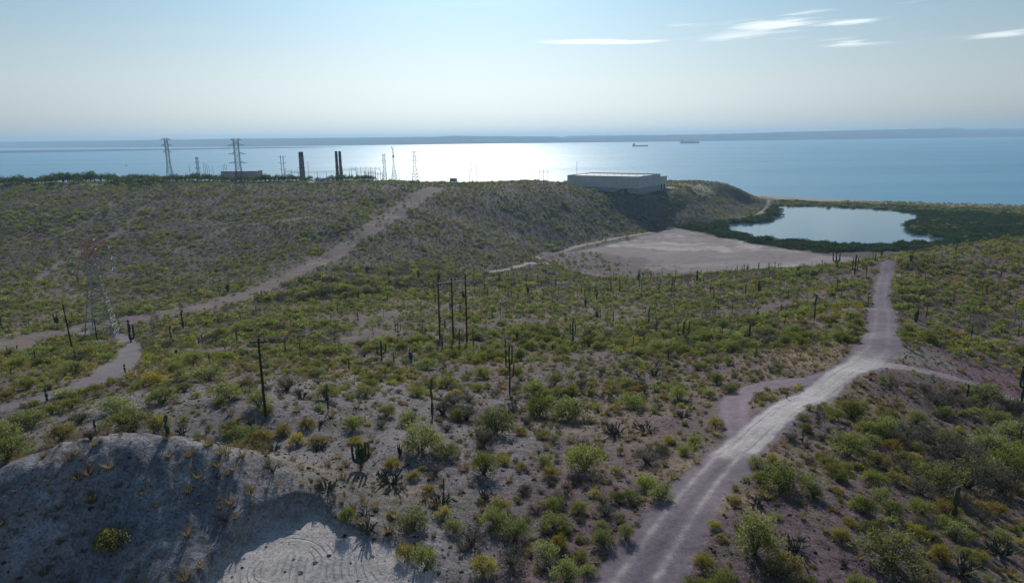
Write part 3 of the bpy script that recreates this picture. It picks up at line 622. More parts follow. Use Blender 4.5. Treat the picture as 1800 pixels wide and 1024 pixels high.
def tuft_mesh(seed, n=90):
    r = np.random.default_rng(seed); t = r.random(n)*6.283; rr = .35*np.sqrt(r.random(n)); c = np.stack([rr*np.cos(t), rr*np.sin(t), 0*t], 1)
    d = np.stack([np.cos(t)*(.3+.5*r.random(n)), np.sin(t)*(.3+.5*r.random(n)), .6+.4*r.random(n)], 1)*(.7+.5*r.random(n))[:, None]
    w = np.stack([-np.sin(t), np.cos(t), 0*t], 1)*.03
    V = np.stack([c-w, c+w, c+d+w*.3, c+d-w*.3], 1).reshape(-1, 3); return np_mesh('tuft', V, np.arange(4*n).reshape(n, 4), M_STRAW)
TUFT = [tuft_mesh(80+k) for k in range(3)]
def rock_mesh(seed, mt):
    r = np.random.default_rng(seed); me = bpy.data.meshes.new('rock'); import bmesh
    bm = bmesh.new(); bmesh.ops.create_icosphere(bm, subdivisions=2, radius=1)
    for v in bm.verts:
        k = 1+.25*math.sin(v.co.x*3+seed)+.18*math.sin(v.co.y*4.1+seed*2)+.08*r.normal(); v.co = Vector((v.co.x*k, v.co.y*k*.8, v.co.z*k*.6))
    bm.to_mesh(me); bm.free(); me.materials.append(mt); me.update(); return me
ROCKD = [rock_mesh(3+k, M_ROCKD) for k in range(3)]; ROCKL = [rock_mesh(13+k, M_ROCKL) for k in range(2)]

# ------------------------------------------------------------------ telling labels: every plant is named by its nearest landmark
LANDMARKS = [('the lone wooden utility pole', 467, 728), ('the three pole power frame', 795, 600), ('the near steel pylon', 185, 590), ('the pale stretch of dirt road', 1400, 705),
 ('the dirt road junction', 1545, 630), ('the looping side track', 1295, 705), ('the dug gravel pit', 600, 960), ('the shaded grey mound', 180, 800), ('the salt flat', 1200, 480),
 ('the dark brushy gully', 1690, 790), ('the tall bare cactus post', 760, 733), ('the tall forked cactus', 897, 690), ('the big bright green shrub', 1028, 830), ('the bottom of the dirt road', 1150, 960),
 ('the short cactus row', 971, 610), ('the winding footpath', 210, 640), ('the cleared strip on the far slope', 560, 460), ('the road crest by the lagoon', 1562, 460), ('the squat candelabra cactus', 635, 822), ('the fat low golden bush', 1378, 1012),
 ('the thick cactus stump on the right', 1675, 915), ('the reddish bare patch', 1700, 655), ('the bend of the valley track', 950, 452), ('the two leaning poles by the wash', 127, 610), ('the wide shed on the headland', 1120, 345),
 ('the right hand ridge', 1740, 480), ('the broad candelabra cactus', 1201, 595)]
LMW = [(n_, G1(a, b)) for n_, a, b in LANDMARKS]
LANDMARKS += [('the lower cleared strip', 300, 552), ('the middle of the cleared strip', 480, 502), ('the upper cleared strip', 700, 370), ('the faint left trail', 150, 440), ('the upper left trail', 200, 360), ('the rubble patch by the strip', 515, 510)]
LMW = [(n_, G1(a, b)) for n_, a, b in LANDMARKS]
ORD = ['nearest', 'second nearest', 'third nearest', 'fourth nearest', 'fifth nearest', 'sixth nearest', 'seventh nearest', 'eighth nearest', 'ninth nearest', 'tenth nearest', 'eleventh nearest', 'twelfth nearest', 'thirteenth nearest', 'fourteenth nearest', 'fifteenth nearest', 'sixteenth nearest', 'seventeenth nearest', 'eighteenth nearest', 'nineteenth nearest', 'twentieth nearest']
_pending = []
def later(o, desc, cat, group, p): _pending.append((o, desc, cat, group, np.array(p[:3], float)))
def flush_labels():
    bins = {}
    for it in _pending:
        u, v, c = project(it[4]); best = None
        for name, L in LMW:
            lu, lv, lc = project(L); d = math.hypot((u-lu), (v-lv)*1.6)
            if best is None or d < best[0]: best = (d, name, u-lu, v-lv)
        d, name, du, dv = best
        side = ('right of' if du > 0 else 'left of') if abs(du) > abs(dv)*1.6 else ('in front of' if dv > 0 else 'behind')
        bins.setdefault((it[1], name, side), []).append((d, it))
    for (desc, name, side), L in bins.items():
        L.sort(key=lambda t: t[0])
        for k, (d, it) in enumerate(L):
            if len(L) == 1: lab = '%s %s %s' % (desc, side, name)
            elif k < len(ORD): lab = '%s %s %s %s' % (ORD[k].replace('nearest', 'closest'), desc, side, name)
            else: lab = '%s far off %s %s' % (desc, side, name)
            tag(it[0], lab, it[2], it[3])

# ------------------------------------------------------------------ the plants one can point at (base u, v and width in the photograph)
TAKEN = []
def place_shrub(kind, p, R, k, parts=True, hs=1.0, label=None):
    rz = random.random()*6.28
    if parts:
        fo, st, hw = PROTO[kind, 0, k]; root = empty(KN[kind], p, rz); root.scale = (R, R, R*hs); link('foliage', fo, root); link('stems', st, root); return root
    me, hw = PROTO[kind, 1, k % 4]; return link(KN[kind], me, None, p, rz, (R, R, R*hs))
GROUPS = dict(green='green shrubs of the desert scrub', yellow='yellow flowering bushes of the scrub', grey='grey twiggy shrubs of the scrub')
HAND = """g 911 662 25 18;g 975 680 40 28;g 937 697 52 30;g 947 735 55 50;g 1000 742 75 48;g 1028 832 76 60;y 1176 781 28 17;y 1259 752 30 20;y 915 824 24 13;y 966 840 34 22;y 1203 748 18 10;g 1090 800 18 20;g 1202 800 30 20
d 1137 817 62 32;g 1192 705 40 30;g 1115 718 62 28;g 1260 677 32 24;y 1287 683 16 10;d 1020 684 24 24;y 1075 690 40 16;g 1160 882 54 32;d 1060 889 28 19;g 1090 917 22 15;g 1060 962 46 38;g 1100 950 36 34;y 982 964 38 26;g 995 1030 66 52
y 1255 927 28 12;y 1290 886 22 13;g 1335 856 32 36;g 1325 980 84 84;g 1490 806 80 46;y 1545 820 40 24;y 1357 813 26 15;y 1485 827 26 16;y 1573 850 48 20;g 1375 864 104 46;g 1645 858 78 42;y 1380 1018 70 46;g 1565 1000 112 60;y 1478 950 40 22
y 1652 984 46 24;y 1607 941 36 20;y 1638 950 30 16;y 1662 907 52 26;y 1705 947 28 14;y 1755 904 34 17;g 1430 877 38 26;g 1467 738 38 20;y 1410 738 25 12;y 1500 774 26 14;y 1790 870 34 22;y 1440 808 20 14;d 1700 860 80 40;d 1590 830 34 20;d 1620 870 60 26
d 1650 800 80 40;d 1700 830 90 46;g 1730 846 80 40;d 1760 872 90 50;g 1660 790 50 28;g 1610 745 40 24;g 1565 740 30 20;d 1650 720 60 30;g 1730 706 60 30;d 1780 735 60 34;g 1740 800 70 34;g 1790 820 60 34;y 1685 762 30 12;g 1780 770 60 26;d 1600 775 60 28;g 1745 745 50 24
y 689 825 34 22;y 727 842 32 17;y 756 865 26 15;y 877 902 50 28;g 850 838 66 48;g 725 932 64 38;y 780 910 36 21;y 715 984 46 30;g 750 1000 52 46;y 850 1012 54 44;g 872 930 60 40;g 905 950 60 44;d 830 960 60 36;g 800 935 40 26;d 900 1000 70 40;g 960 990 50 40;g 845 885 20 10
g 610 918 36 30;y 688 908 22 10;g 622 758 44 30;g 740 800 84 56;g 785 808 58 32;g 750 650 48 24;g 785 684 38 28;g 653 674 30 20;y 630 644 24 13;g 557 650 34 20;g 555 666 48 22;g 850 668 42 28;y 540 753 30 20;y 498 762 30 18;y 522 784 34 30;y 560 786 44 24;y 460 778 50 24;y 625 780 42 12;d 850 790 50 50
g 870 770 80 66;g 640 700 44 24;g 680 735 40 26;g 575 706 50 34;y 552 665 20 12;g 455 720 46 40;d 505 690 50 30;g 720 750 50 30;y 838 640 26 14;d 820 740 60 30;y 890 660 40 18;g 805 740 40 24
g 55 752 62 32;y 110 774 50 28;g 230 758 80 38;y 280 754 44 26;g 205 725 62 28;g 285 712 62 30;g 125 720 42 20;y 165 692 32 16;y 268 678 42 22;g 400 704 66 34;g 365 672 74 30;g 338 645 44 28;g 50 686 36 22;g 15 808 70 40;g 10 780 50 40;y 10 700 30 12;g 430 690 50 24;y 345 700 20 12;g 425 770 60 22;y 440 790 70 16
y 195 972 60 44;g 130 660 44 26;d 160 775 30 20;g 405 760 40 22;g 325 690 30 18;d 140 745 40 18;g 90 730 30 18;d 385 660 40 28;g 310 655 34 20""".replace('\n', ';').split(';')
KD = dict(g='green', y='yellow', d='grey'); KDESC = dict(green='green shrub', yellow='yellow bush', grey='grey twiggy shrub')
def sizeword(w): return 'big' if w > 64 else ('small' if w < 30 else 'medium')
kk = 0
for it in HAND:
    t, u, v, w, h = it.split(); kind = KD[t]; u, v, w, h = float(u), float(v), float(w), float(h)
    p = ground([u], [min(v, 1060) - h*.12])[0]
    if np.isnan(p[0]): continue
    D = np.linalg.norm(p-[0, 0, CAM_Z]); R = max(w*D/F_PX*.5, .25)*1.0; hw = PROTO[kind, 0, kk % 5][2]
    hs = min(max((h*D/F_PX*.95)/(R*hw*1.45), .55), 1.5)
    o = place_shrub(kind, p, R, kk % 5, True, hs); kk += 1
    TAKEN.append((p[0], p[1], R)); later(o, sizeword(w)+' '+KDESC[kind], 'shrub', GROUPS[kind], p)
def small_extra(mesh, name, u, v, w, cat, label, rise=1.0, group=None):
    p = G1(u, v); D = np.linalg.norm(p-[0, 0, CAM_Z]); R = w*D/F_PX*.5; o = link(name, mesh, None, p, random.random()*6.28, (R, R, R*rise)); TAKEN.append((p[0], p[1], R))
    return tag(o, label, cat, group)
small_extra(DEAD[0], 'dead_shrub', 480, 828, 44, 'shrub', 'leafless dead shrub on the crown right of the grey mound', 1, 'dry leafless shrubs on the mound')
small_extra(DEAD[1], 'dead_shrub', 385, 842, 26, 'shrub', 'small bare dead bush on the upper right side of the mound', 1.2, 'dry leafless shrubs on the mound')
small_extra(DEAD[0], 'dead_shrub', 398, 916, 56, 'shrub', 'wide dry brown shrub above the left rim of the pit', .8, 'dry leafless shrubs on the mound')
small_extra(DEAD[1], 'dead_shrub', 1108, 830, 20, 'shrub', 'small leafless shrub right of the big bright green shrub', 1, 'dry leafless shrubs in the scrub')
small_extra(DEAD[0], 'dead_shrub', 660, 815, 22, 'shrub', 'bare grey bush just right of the squat candelabra cactus', .8, 'dry leafless shrubs in the scrub')
for u, v, w, lab in ((574, 860, 44, 'spiky dark green cactus clump above the pit rim'), (687, 850, 60, 'wide dark sprawling cactus clump below the round yellow bush'), (775, 884, 44, 'loose spiny cactus clump at the foot of a short cactus post'), (852, 876, 34, 'pale spiky cactus clump left of the yellow bush'),
        (645, 936, 46, 'leaning spiny cactus stems on the right rim of the pit'), (1080, 764, 52, 'wide dark spiny cactus clump left of a twin clump'), (1135, 758, 48, 'dark green spiny cactus clump right of a twin clump'), (1200, 733, 30, 'low dark spiny cactus clump among small bushes'),
        (1330, 886, 34, 'dark spiny clump just right of the dirt road'), (1395, 966, 50, 'dark spiky clump beside the large bush low on the right'), (1690, 1005, 60, 'spiny grey cactus clump at the bottom right edge'), (1760, 975, 50, 'sprawling spiny clump on the slope at the far right'),
        (560, 790, 34, 'thin spiny clump growing out of a yellow bush'), (480, 792, 30, 'dark thin stemmed clump behind the mound'), (440, 745, 20, 'tiny spiny clump by the lone utility pole'), (530, 700, 30, 'dark spiny cactus clump left of a leaning cactus post'), (1150, 660, 34, 'dark flat cactus clump in the middle scrub'), (640, 905, 26, 'dark clump of stems on the pit edge'), (320, 762, 24, 'small spiny clump behind the mound right of the cactus post'), (565, 745, 20, 'dark low spiny clump behind yellow bushes')):
    small_extra(SPIKY[int(u) % 3], 'spiny_cactus', u, v, w, 'cactus', lab, .8 if u not in (1080, 1135) else .7, 'sprawling spiny cactus clumps')
for u, v, w, rise, lab in ((703, 800, 26, 1.5, 'tall dark organ cactus clump in front of the large green shrub'), (575, 655, 14, 1.4, 'dark upright cactus clump behind the lone pole'), (412, 628, 16, 1.4, 'small upright cactus clump left of the lone pole top'), (310, 622, 14, 1.2, 'little upright cactus clump near the footpath'), (1250, 602, 16, 1.8, 'upright cactus clump right of the broad candelabra cactus'), (100, 572, 20, 1.8, 'branched upright cactus in the wash left of the pylon'), (1310, 600, 14, 1.6, 'forked upright cactus in the scrub left of the road crest')):
    small_extra(PITAYA[int(u) % 3], 'organ_cactus', u, v, w, 'cactus', lab, rise, 'upright organ cactus clumps')
# armed and single columnar cacti
def cp(u, v, h):
    p = G1(u, v); D = np.linalg.norm(p-[0, 0, CAM_Z]); TAKEN.append((p[0], p[1], .6)); return p, h*D/F_PX/math.cos(math.radians(14))
p, H = cp(635, 823, 37); r_ = np.random.default_rng(5)
armed_cactus(p, H, .075*H, [(.30, .36*(.7+.3*abs(math.cos(a))), .42+.1*r_.random(), a) for a in (.1, .9, 1.9, 2.9, 3.6, 4.3, 5.3)]+[(.34, .20, .5, 1.4), (.34, .2, .5, 4.0)], 5, 'squat candelabra cactus with many upturned arms on pale ground', trunk_h=.9)
p, H = cp(896, 692, 84)
armed_cactus(p, H, .021*H, [(.55, .07, .30, 3.1), (.62, .055, .3, .2), (.35, .09, .2, 5.9)], 6, 'very tall thin cactus with forked arms right of centre')
p, H = cp(671, 634, 34)
armed_cactus(p, H, .05*H, [(.35, .22, .25, 0.1), (.3, .2, .2, 3.2), (.4, .16, .22, 1.6)], 7, 'tall armed cactus in the scrub below the three pole frame')
p, H = cp(1201, 597, 30)
armed_cactus(p, H, .045*H, [(.2, .3, .5, 0.1), (.2, .32, .5, 3.1), (.25, .18, .5, 1.5), (.25, .16, .55, 4.6)], 8, 'broad candelabra cactus on the slope below the salt flat')
p, H = cp(1792, 732, 92)
armed_cactus(p, H, .022*H, [(.45, .08, .25, 3.2), (.6, .06, .25, .3), (.55, .05, .3, 1.5)], 9, 'tall dark branching cactus at the right edge above the gully')
p, H = cp(1502, 483, 30)
armed_cactus(p, H, .045*H, [(.2, .16, .5, 0.1), (.25, .14, .5, 3.1)], 10, 'two armed cactus on the crest left of the road top')
p, H = cp(1469, 468, 24)
armed_cactus(p, H, .05*H, [(.25, .2, .4, 0.1), (.3, .2, .35, 3.1)], 11, 'spreading cactus on the crest against the salt flat')
p, H = cp(230, 600, 32)
armed_cactus(p, H, .07*H, [(.1, .16, .55, 0.3)], 12, 'twin stemmed cactus at the head of the winding footpath')
p, H = cp(700, 590, 22)
armed_cactus(p, H, .05*H, [(.3, .2, .4, 0.3), (.3, .2, .4, 3.3)], 13, 'armed cactus in the scrub left of the three pole frame')
p, H = cp(1007, 605, 46)
armed_cactus(p, H, .03*H, [(.35, .10, .4, 0.3), (.4, .1, .3, 3.3)], 14, 'tall forked cactus in the middle of the valley scrub')
POSTS = [(760,735,82,.030,'tall straight bare cactus post leaning left near the centre'),(577,724,56,.028,'thin dark leaning cactus post right of the lone pole'),(614,651,26,.05,'thin cactus with a short stub beside it'),(642,742,13,.08,'short stubby cactus by a green shrub'),
 (731,980,34,.045,'dark cactus post rising from the bush at the bottom centre'),(780,864,30,.045,'thin cactus post above a spiny clump'),(296,768,42,.075,'thick green cactus post behind the crest of the mound'),(169,767,32,.055,'dark leaning cactus post behind the left end of the mound'),
 (83,704,22,.09,'fat short cactus by the footpath on the left'),(220,654,15,.10,'short cactus post beside the winding footpath'),(369,645,26,.045,'thin cactus post among green shrubs on the left'),(301,600,30,.05,'cactus post standing right of the footpath head'),
 (322,578,36,.05,'slender cactus at the edge of the cleared wash'),(350,608,17,.07,'stubby cactus in the left hand scrub'),(437,590,14,.06,'tiny cactus post left of the cleared strip'),(4,582,24,.07,'dark cactus at the left edge of the frame'),(20,660,12,.08,'small cactus at the left edge below the wash'),
 (518,603,18,.05,'thin cactus above the lone pole'),(501,583,11,.07,'very small cactus left of the cleared strip foot'),(808,616,46,.025,'slender dark cactus in front of the three pole frame'),(770,616,14,.06,'short cactus post at the foot of the left frame pole'),(656,589,16,.05,'thin cactus left of the three pole frame'),
 (935,618,22,.05,'cactus post right of the forked cactus'),(971,618,17,.06,'shorter cactus post in a row of three'),(1031,589,18,.05,'thin cactus right of the tall valley cactus'),(1140,573,38,.035,'tall thin cactus standing clear of the valley scrub'),(1179,616,19,.07,'short cactus in front of a dark round shrub'),
 (1317,596,30,.06,'cactus post in the scrub left of the side track'),(1225,493,20,.09,'dark stout cactus at the near edge of the salt flat'),(1431,563,50,.028,'tall thin cactus left of the upper road'),(1410,780,28,.045,'bare post cactus right of the pale road'),(1700,697,22,.08,'dark cactus stub at the top of the gully'),
 (1600,780,14,.06,'tiny cactus post above the gully bushes'),(1675,919,66,.06,'thick dark cactus stump standing on the right slope'),(1792,781,32,.05,'dark cactus at the right edge below the branching one'),(1383,700,12,.08,'little cactus beside the pale road'),(1055,560,20,.045,'thin cactus high in the valley scrub'),
 (127,560,10,.08,'small cactus in the wash'),(846,622,18,.05,'thin cactus right of the three pole frame'),(743,585,16,.05,'small cactus post left of the frame')]
for u, v, h, rt, lab in POSTS:
    p, H = cp(u, v, h); k = min(3, max(0, int(round((rt-.045)/.012)))); o = link('columnar_cactus', CPROTO[k], None, p, random.random()*6, (H*rt/(.045+.012*k), H*rt/(.045+.012*k), H)); tag(o, lab, 'cactus', 'single columnar cacti')

# ------------------------------------------------------------------ the rest of the scrub
_tk = np.array(TAKEN)
def scatter(y0, y1, cell, jit=.95, xlim=.86):
    """jittered cells over the visible fan (and a margin), world spacing cell"""
    ys = np.arange(y0, y1, cell); X = []; Y = []
    for yy in ys:
        w = xlim*(yy+18)+14; xs = np.arange(-w, w, cell); X.append(xs+rng.uniform(-.5, .5, len(xs))*cell*jit); Y.append(yy+rng.uniform(-.5, .5, len(xs))*cell*jit)
    return np.concatenate(X), np.concatenate(Y)
CLUMP = lambda x, y: fbm(x, y, 22, 3, 201); CL2 = lambda x, y: fbm(x, y, 60, 2, 211)
mound_g = bil; bare_grey = np.clip(grey*(1-sstep(150, 260, Yg)), 0, 1)
def density(x, y):
    d = .74+1.3*CLUMP(x, y)+.4*CL2(x, y)
    far = sstep(180, 320, y); d = d*(1-far)+(.85+.35*CLUMP(x, y))*far
    road = bil(roadany, x, y); d = d*np.clip(1-1.25*road, 0, 1)
    d = d*(1-.62*bil(bare_grey, x, y))*(1-.96*bil(np.clip(onmound*1.3, 0, 1), x, y))
    d = d*(1-.85*bil(redp > .3, x, y))*(1-.7*bil(palegrass > .4, x, y))
    zl = bil(lowm*1.0, x, y); d = d*(1-np.clip(zl*1.2, 0, 1)*(bil(ds, x, y) < 60)*(bil(leftflat, x, y) < .45))
    d = d*(bil(padm, x, y) < .5)*(bil(lawn, x, y) < .25)*(gz(x, y) > 1.0)
    return d
def visible(x, y, z):
    p = np.stack([x, y, z], -1); u, v, c = project(p); ok = (u > -15) & (u < 1815) & (v > 200) & (v < 1045)
    o = np.array([0, 0, CAM_Z]); bad = np.zeros(x.shape, bool)
    for t in np.linspace(.3, .985, 40):
        q_ = o+(p-o)*t; bad |= gz(q_[..., 0], np.maximum(q_[..., 1], 3)) > q_[..., 2]+.25
    return ok & ~bad, u, v
pts = []                                            # x, y, R, kind (0 green 1 yellow 2 grey)
def populate(y0, y1, cell, dmul, Rlo, Rhi, kprob):
    x, y = scatter(y0, y1, cell); d = density(x, y)*dmul; keep = rng.random(len(x)) < d; x, y = x[keep], y[keep]
    k = np.full(len(x), 0); rr = rng.random(len(x)); loc = .5+.9*fbm(x, y, 35, 2, 231); kp = np.array(kprob)
    dry = np.clip(bil(sA_extra, x, y)+.5*(fbm(x, y, 18, 2, 241) > .15), 0, 1)
    pz = fbm(x, y, 26, 2, 261); a0 = kp[0]*(1-.35*dry)*(1+.5*pz); k = np.where(rr < a0, 0, np.where(rr < a0+kp[1]*(1+.9*dry)*(1-1.1*fbm(x, y, 33, 2, 271)), 1, 2))
    gully = (bil(DARKZ, x, y) > .4); k = np.where(gully & (rng.random(len(x)) < .55), 2, k)
    R = Rlo+(Rhi-Rlo)*rng.random(len(x))**1.7; R = R*np.array([1.0, .72, .9])[k]
    R = R*(1+.6*gully)*(1+.55*np.clip(CLUMP(x, y), -.5, .8))
    if len(_tk):
        near_ = np.zeros(len(x), bool)
        for tx, ty_, tr in _tk: near_ |= np.hypot(x-tx, y-ty_) < tr*.8+R*.55
        x, y, R, k = x[~near_], y[~near_], R[~near_], k[~near_]
    pts.append(np.stack([x, y, R, k], 1))
DARKZ = np.zeros_like(Xg)
for a in ((1650,800,16,7,-.5),(1740,850,14,9,-.5),(1690,720,16,7),(1780,740,12,8),(620,500,50,26),(740,480,60,24),(880,500,40,20),(560,520,30,16),(560,690,9,4),(850,720,10,7)): DARKZ = np.maximum(DARKZ, wblob(*a))
populate(30, 150, 2.15, 1.0, .45, 1.45, (.46, .28, .26)); populate(28, 140, 1.25, .55, .12, .42, (.25, .40, .35))
populate(150, 330, 2.5, 1.4, .8, 2.4, (.50, .20, .30)); populate(330, 560, 3.0, 1.25, .9, 2.4, (.48, .13, .39)); populate(560, 1010, 3.8, 1.5, 1.1, 2.9, (.48, .11, .41)); populate(1010, 1130, 4.2, 1.5, 1.1, 2.6, (.58, .12, .30))
A = np.concatenate(pts); z = gz(A[:, 0], A[:, 1]); A = np.column_stack([A[:, :3], z, A[:, 3]]); 
vis, uu, vv_ = visible(A[:, 0], A[:, 1], A[:, 3]+A[:, 2]*.7); D = np.sqrt(A[:, 0]**2+A[:, 1]**2+(A[:, 3]-CAM_Z)**2)
app = A[:, 2]/D*vis; kinds = ('green', 'yellow', 'grey')
def stuff_points(name, P, S, RZ, IDX, sources, label):
    me = bpy.data.meshes.new(name); me.vertices.add(len(P)); me.vertices.foreach_set('co', np.asarray(P, np.float32).ravel())
    a = me.attributes.new('scl', 'FLOAT_VECTOR', 'POINT'); a.data.foreach_set('vector', np.asarray(S, np.float32).ravel())
    a = me.attributes.new('rot', 'FLOAT_VECTOR', 'POINT'); rv = np.zeros((len(P), 3), np.float32); rv[:, 2] = RZ; a.data.foreach_set('vector', rv.ravel())
    a = me.attributes.new('idx', 'INT', 'POINT'); a.data.foreach_set('value', np.asarray(IDX, np.int32))
    me.update(); o = link(name, me); g = bpy.data.node_groups.new(name, 'GeometryNodeTree')
    g.interface.new_socket('Geometry', in_out='INPUT', socket_type='NodeSocketGeometry'); g.interface.new_socket('Geometry', in_out='OUTPUT', socket_type='NodeSocketGeometry')
    gi = g.nodes.new('NodeGroupInput'); go = g.nodes.new('NodeGroupOutput'); jn = g.nodes.new('GeometryNodeGeometryToInstance')
    for s in reversed(sources):
        oi = g.nodes.new('GeometryNodeObjectInfo'); oi.inputs['Object'].default_value = s; oi.transform_space = 'ORIGINAL'; oi.inputs['As Instance'].default_value = True
        g.links.new(oi.outputs['Geometry'], jn.inputs[0])
    ip = g.nodes.new('GeometryNodeInstanceOnPoints'); g.links.new(gi.outputs[0], ip.inputs['Points']); g.links.new(jn.outputs[0], ip.inputs['Instance']); ip.inputs['Pick Instance'].default_value = True
    for nm, tp, sk in (('scl', 'FLOAT_VECTOR', 'Scale'), ('rot', 'FLOAT_VECTOR', 'Rotation'), ('idx', 'INT', 'Instance Index')):
        na = g.nodes.new('GeometryNodeInputNamedAttribute'); na.data_type = tp; na.inputs['Name'].default_value = nm; g.links.new(na.outputs[0], ip.inputs[sk])
    g.links.new(ip.outputs[0], go.inputs[0]); md_ = o.modifiers.new('scatter', 'NODES'); md_.node_group = g
    return tag(o, label, kind='stuff')
n_hand = {k: sum(1 for it in HAND if KD[it.split()[0]] == k) for k in kinds}
for ki, kind in enumerate(kinds):
    sel = np.where(A[:, 4] == ki)[0]; order = sel[np.argsort(-app[sel])]; n_ind = 300-n_hand[kind]-4; ind = order[:n_ind]; rest = order[n_ind:]
    for j, i in enumerate(ind):
        wpx = 2*A[i, 2]/D[i]*F_PX; p = (A[i, 0], A[i, 1], A[i, 3]-.04)
        if kind == 'grey' and j % 4 == 1:
            o = link('dead_shrub', DEAD[j % 2], None, p, random.random()*6.28, A[i, 2]*.85); later(o, 'leafless twiggy shrub', 'shrub', 'dry leafless shrubs in the scrub', p); continue
        o = place_shrub(kind, p, A[i, 2], j % 5, wpx > 26, .85+.3*random.random())
        later(o, sizeword(wpx)+' '+KDESC[kind], 'shrub', GROUPS[kind], p)
    srcs = []
    for k in range(4):                              # the far ones share four simpler shapes; the first of each stands here
        i = rest[k*3]; me, hw = PROTO[kind, 2, k]; p = (A[i, 0], A[i, 1], A[i, 3]-.04); o = link(KN[kind], me, None, p, 1.3*k, A[i, 2]); srcs.append(o); later(o, 'coarse leaved '+KDESC[kind], 'shrub', GROUPS[kind], p)
    rest = np.array([i for t, i in enumerate(rest) if t not in (0, 3, 6, 9)])
    dn = D[rest] < 160; 
    srcs2 = [link(KN[kind], PROTO[kind, 1, k][0], None, (A[ind[-1-k], 0]+.6, A[ind[-1-k], 1]+.5, gz(A[ind[-1-k], 0]+.6, A[ind[-1-k], 1]+.5)-.04), 2.2*k, A[ind[-1-k], 2]*.8) for k in range(3)]
    for s_ in srcs2: later(s_, 'tufted '+KDESC[kind], 'shrub', GROUPS[kind], s_.location)
    S = np.stack([A[rest, 2], A[rest, 2], A[rest, 2]*rng.uniform(.75, 1.15, len(rest))], 1)*rng.uniform(.9, 1.1, (len(rest), 1))
    stuff_points(KN[kind]+'_scrub', np.stack([A[rest, 0], A[rest, 1], A[rest, 3]-.04], 1), S, rng.random(len(rest))*6.28, np.where(dn, 4+rng.integers(0, 3, len(rest)), rng.integers(0, 4, len(rest))), srcs+srcs2,
        {'green': 'countless small green shrubs covering the slopes', 'yellow': 'countless low yellow bushes dotting the slopes', 'grey': 'countless grey twiggy shrubs between the green ones'}[kind])
print('shrubs', len(A), time.time()-_T0)
# cacti of the valley and the crest
cx, cy = scatter(130, 560, 7.0); un, vn, cn_ = project(np.stack([cx, cy, gz(cx, cy)], -1))
zone = np.exp(-(((un-1000)/520)**2+((vn-530)/75)**2)); zone = np.maximum(zone, 1.4*np.exp(-(((un-1370)/170)**2+((vn-478)/14)**2))); zone = np.maximum(zone, .35*((vn > 400) & (vn < 640)))
keep = (rng.random(len(cx)) < zone*.62) & (bil(roadany, cx, cy) < .3) & (bil(lowm*1.0, cx, cy) < .35); cx, cy = cx[keep], cy[keep]; cz = gz(cx, cy); vis, un, vn = visible(cx, cy, cz+3)
H = 2.0+3.6*rng.random(len(cx))**1.4; H *= np.where(vn < 520, 1.15, .9); Dc = np.sqrt(cx**2+cy**2+(cz-CAM_Z)**2); o_ = np.argsort(-(H/Dc)*vis)
for j, i in enumerate(o_[:215]):
    p = (cx[i], cy[i], cz[i]-.1); wd = 'tall thin' if H[i] > 4.3 else ('short' if H[i] < 3 else 'slim')
    if j % 9 == 4:
        o = link('organ_cactus', PITAYA[j % 3], None, p, rng.random()*6, (H[i]*.36, H[i]*.36, H[i]*.8)); later(o, 'branching upright cactus clump', 'cactus', 'upright organ cactus clumps', p)
    else:
        o = link('columnar_cactus', CPROTO[j % 4], None, p, rng.random()*6, (H[i]*.55, H[i]*.55, H[i])); later(o, wd+' columnar cactus', 'cactus', 'single columnar cacti', p)
    if j == 0: csrc = o
rs_ = o_[215:]
if len(rs_): stuff_points('columnar_cactus_stand', np.stack([cx[rs_], cy[rs_], cz[rs_]-.1], 1), np.stack([H[rs_]*.55, H[rs_]*.55, H[rs_]], 1), rng.random(len(rs_))*6, np.zeros(len(rs_)), [csrc], 'many more thin cacti scattered through the valley scrub')
# dry grass and rocks
def strew(name, n_y, cell, prob, meshes, s_lo, s_hi, label, iname, idesc, icat, igroup, n_ind, ymax=150, ex=None, zs=(.8, 1.2)):
    x, y = scatter(28, ymax, cell, 1.0, .8); pr = prob(x, y); kp = rng.random(len(x)) < pr; x, y = x[kp], y[kp]; z = gz(x, y); s = s_lo+(s_hi-s_lo)*rng.random(len(x))**3
    vis, u, v = visible(x, y, z+.2); D = np.sqrt(x**2+y**2+(z-CAM_Z)**2); od = np.argsort(-(s/D)*vis); src = []
    for j, i in enumerate(od[:n_ind]):
        p = (x[i], y[i], z[i]-.02*s[i]); o = link(iname, meshes[j % len(meshes)], None, p, rng.random()*6, (s[i], s[i], s[i]*rng.uniform(*zs))); later(o, idesc, icat, igroup, p)
        if len(src) < len(meshes): src.append(o)
    r_ = od[n_ind:]; stuff_points(name, np.stack([x[r_], y[r_], z[r_]-.02*s[r_]], 1), np.stack([s[r_], s[r_], s[r_]*rng.uniform(*zs, len(r_))], 1), rng.random(len(r_))*6, rng.integers(0, len(src), len(r_)), src, label)
    print(name, len(r_))
strew('dry_grass', 0, 1.15, lambda x, y: np.clip(.22+.9*bil(strawp, x, y)*.6+.25*bil(onmound, x, y), 0, 1)*(1-np.clip(bil(roadany, x, y)*1.5, 0, 1)), TUFT, .15, 1.0, 'thin straw coloured dry grass between the shrubs', 'grass_tuft', 'dry grass tuft', 'grass', 'dry grass tufts', 60, 170)
rockp = lambda x, y: (1-.9*np.clip(bil(onmound+pitm, x, y), 0, 1))*np.clip(.22+.5*(fbm(x, y, 14, 3, 251) > .12)+.6*(np.abs(bil(fA, x, y)-1.25) < .2), 0, 1)*(1-1.0*np.clip(bil(mA+mB+mC+mE+padm, x, y)*1.3, 0, 1))
strew('small_dark_stones', 0, .8, rockp, ROCKD, .05, .27, 'dark purple stones strewn over the desert floor', 'rock', 'dark jagged rock', 'rock', 'loose dark rocks', 60, 150)
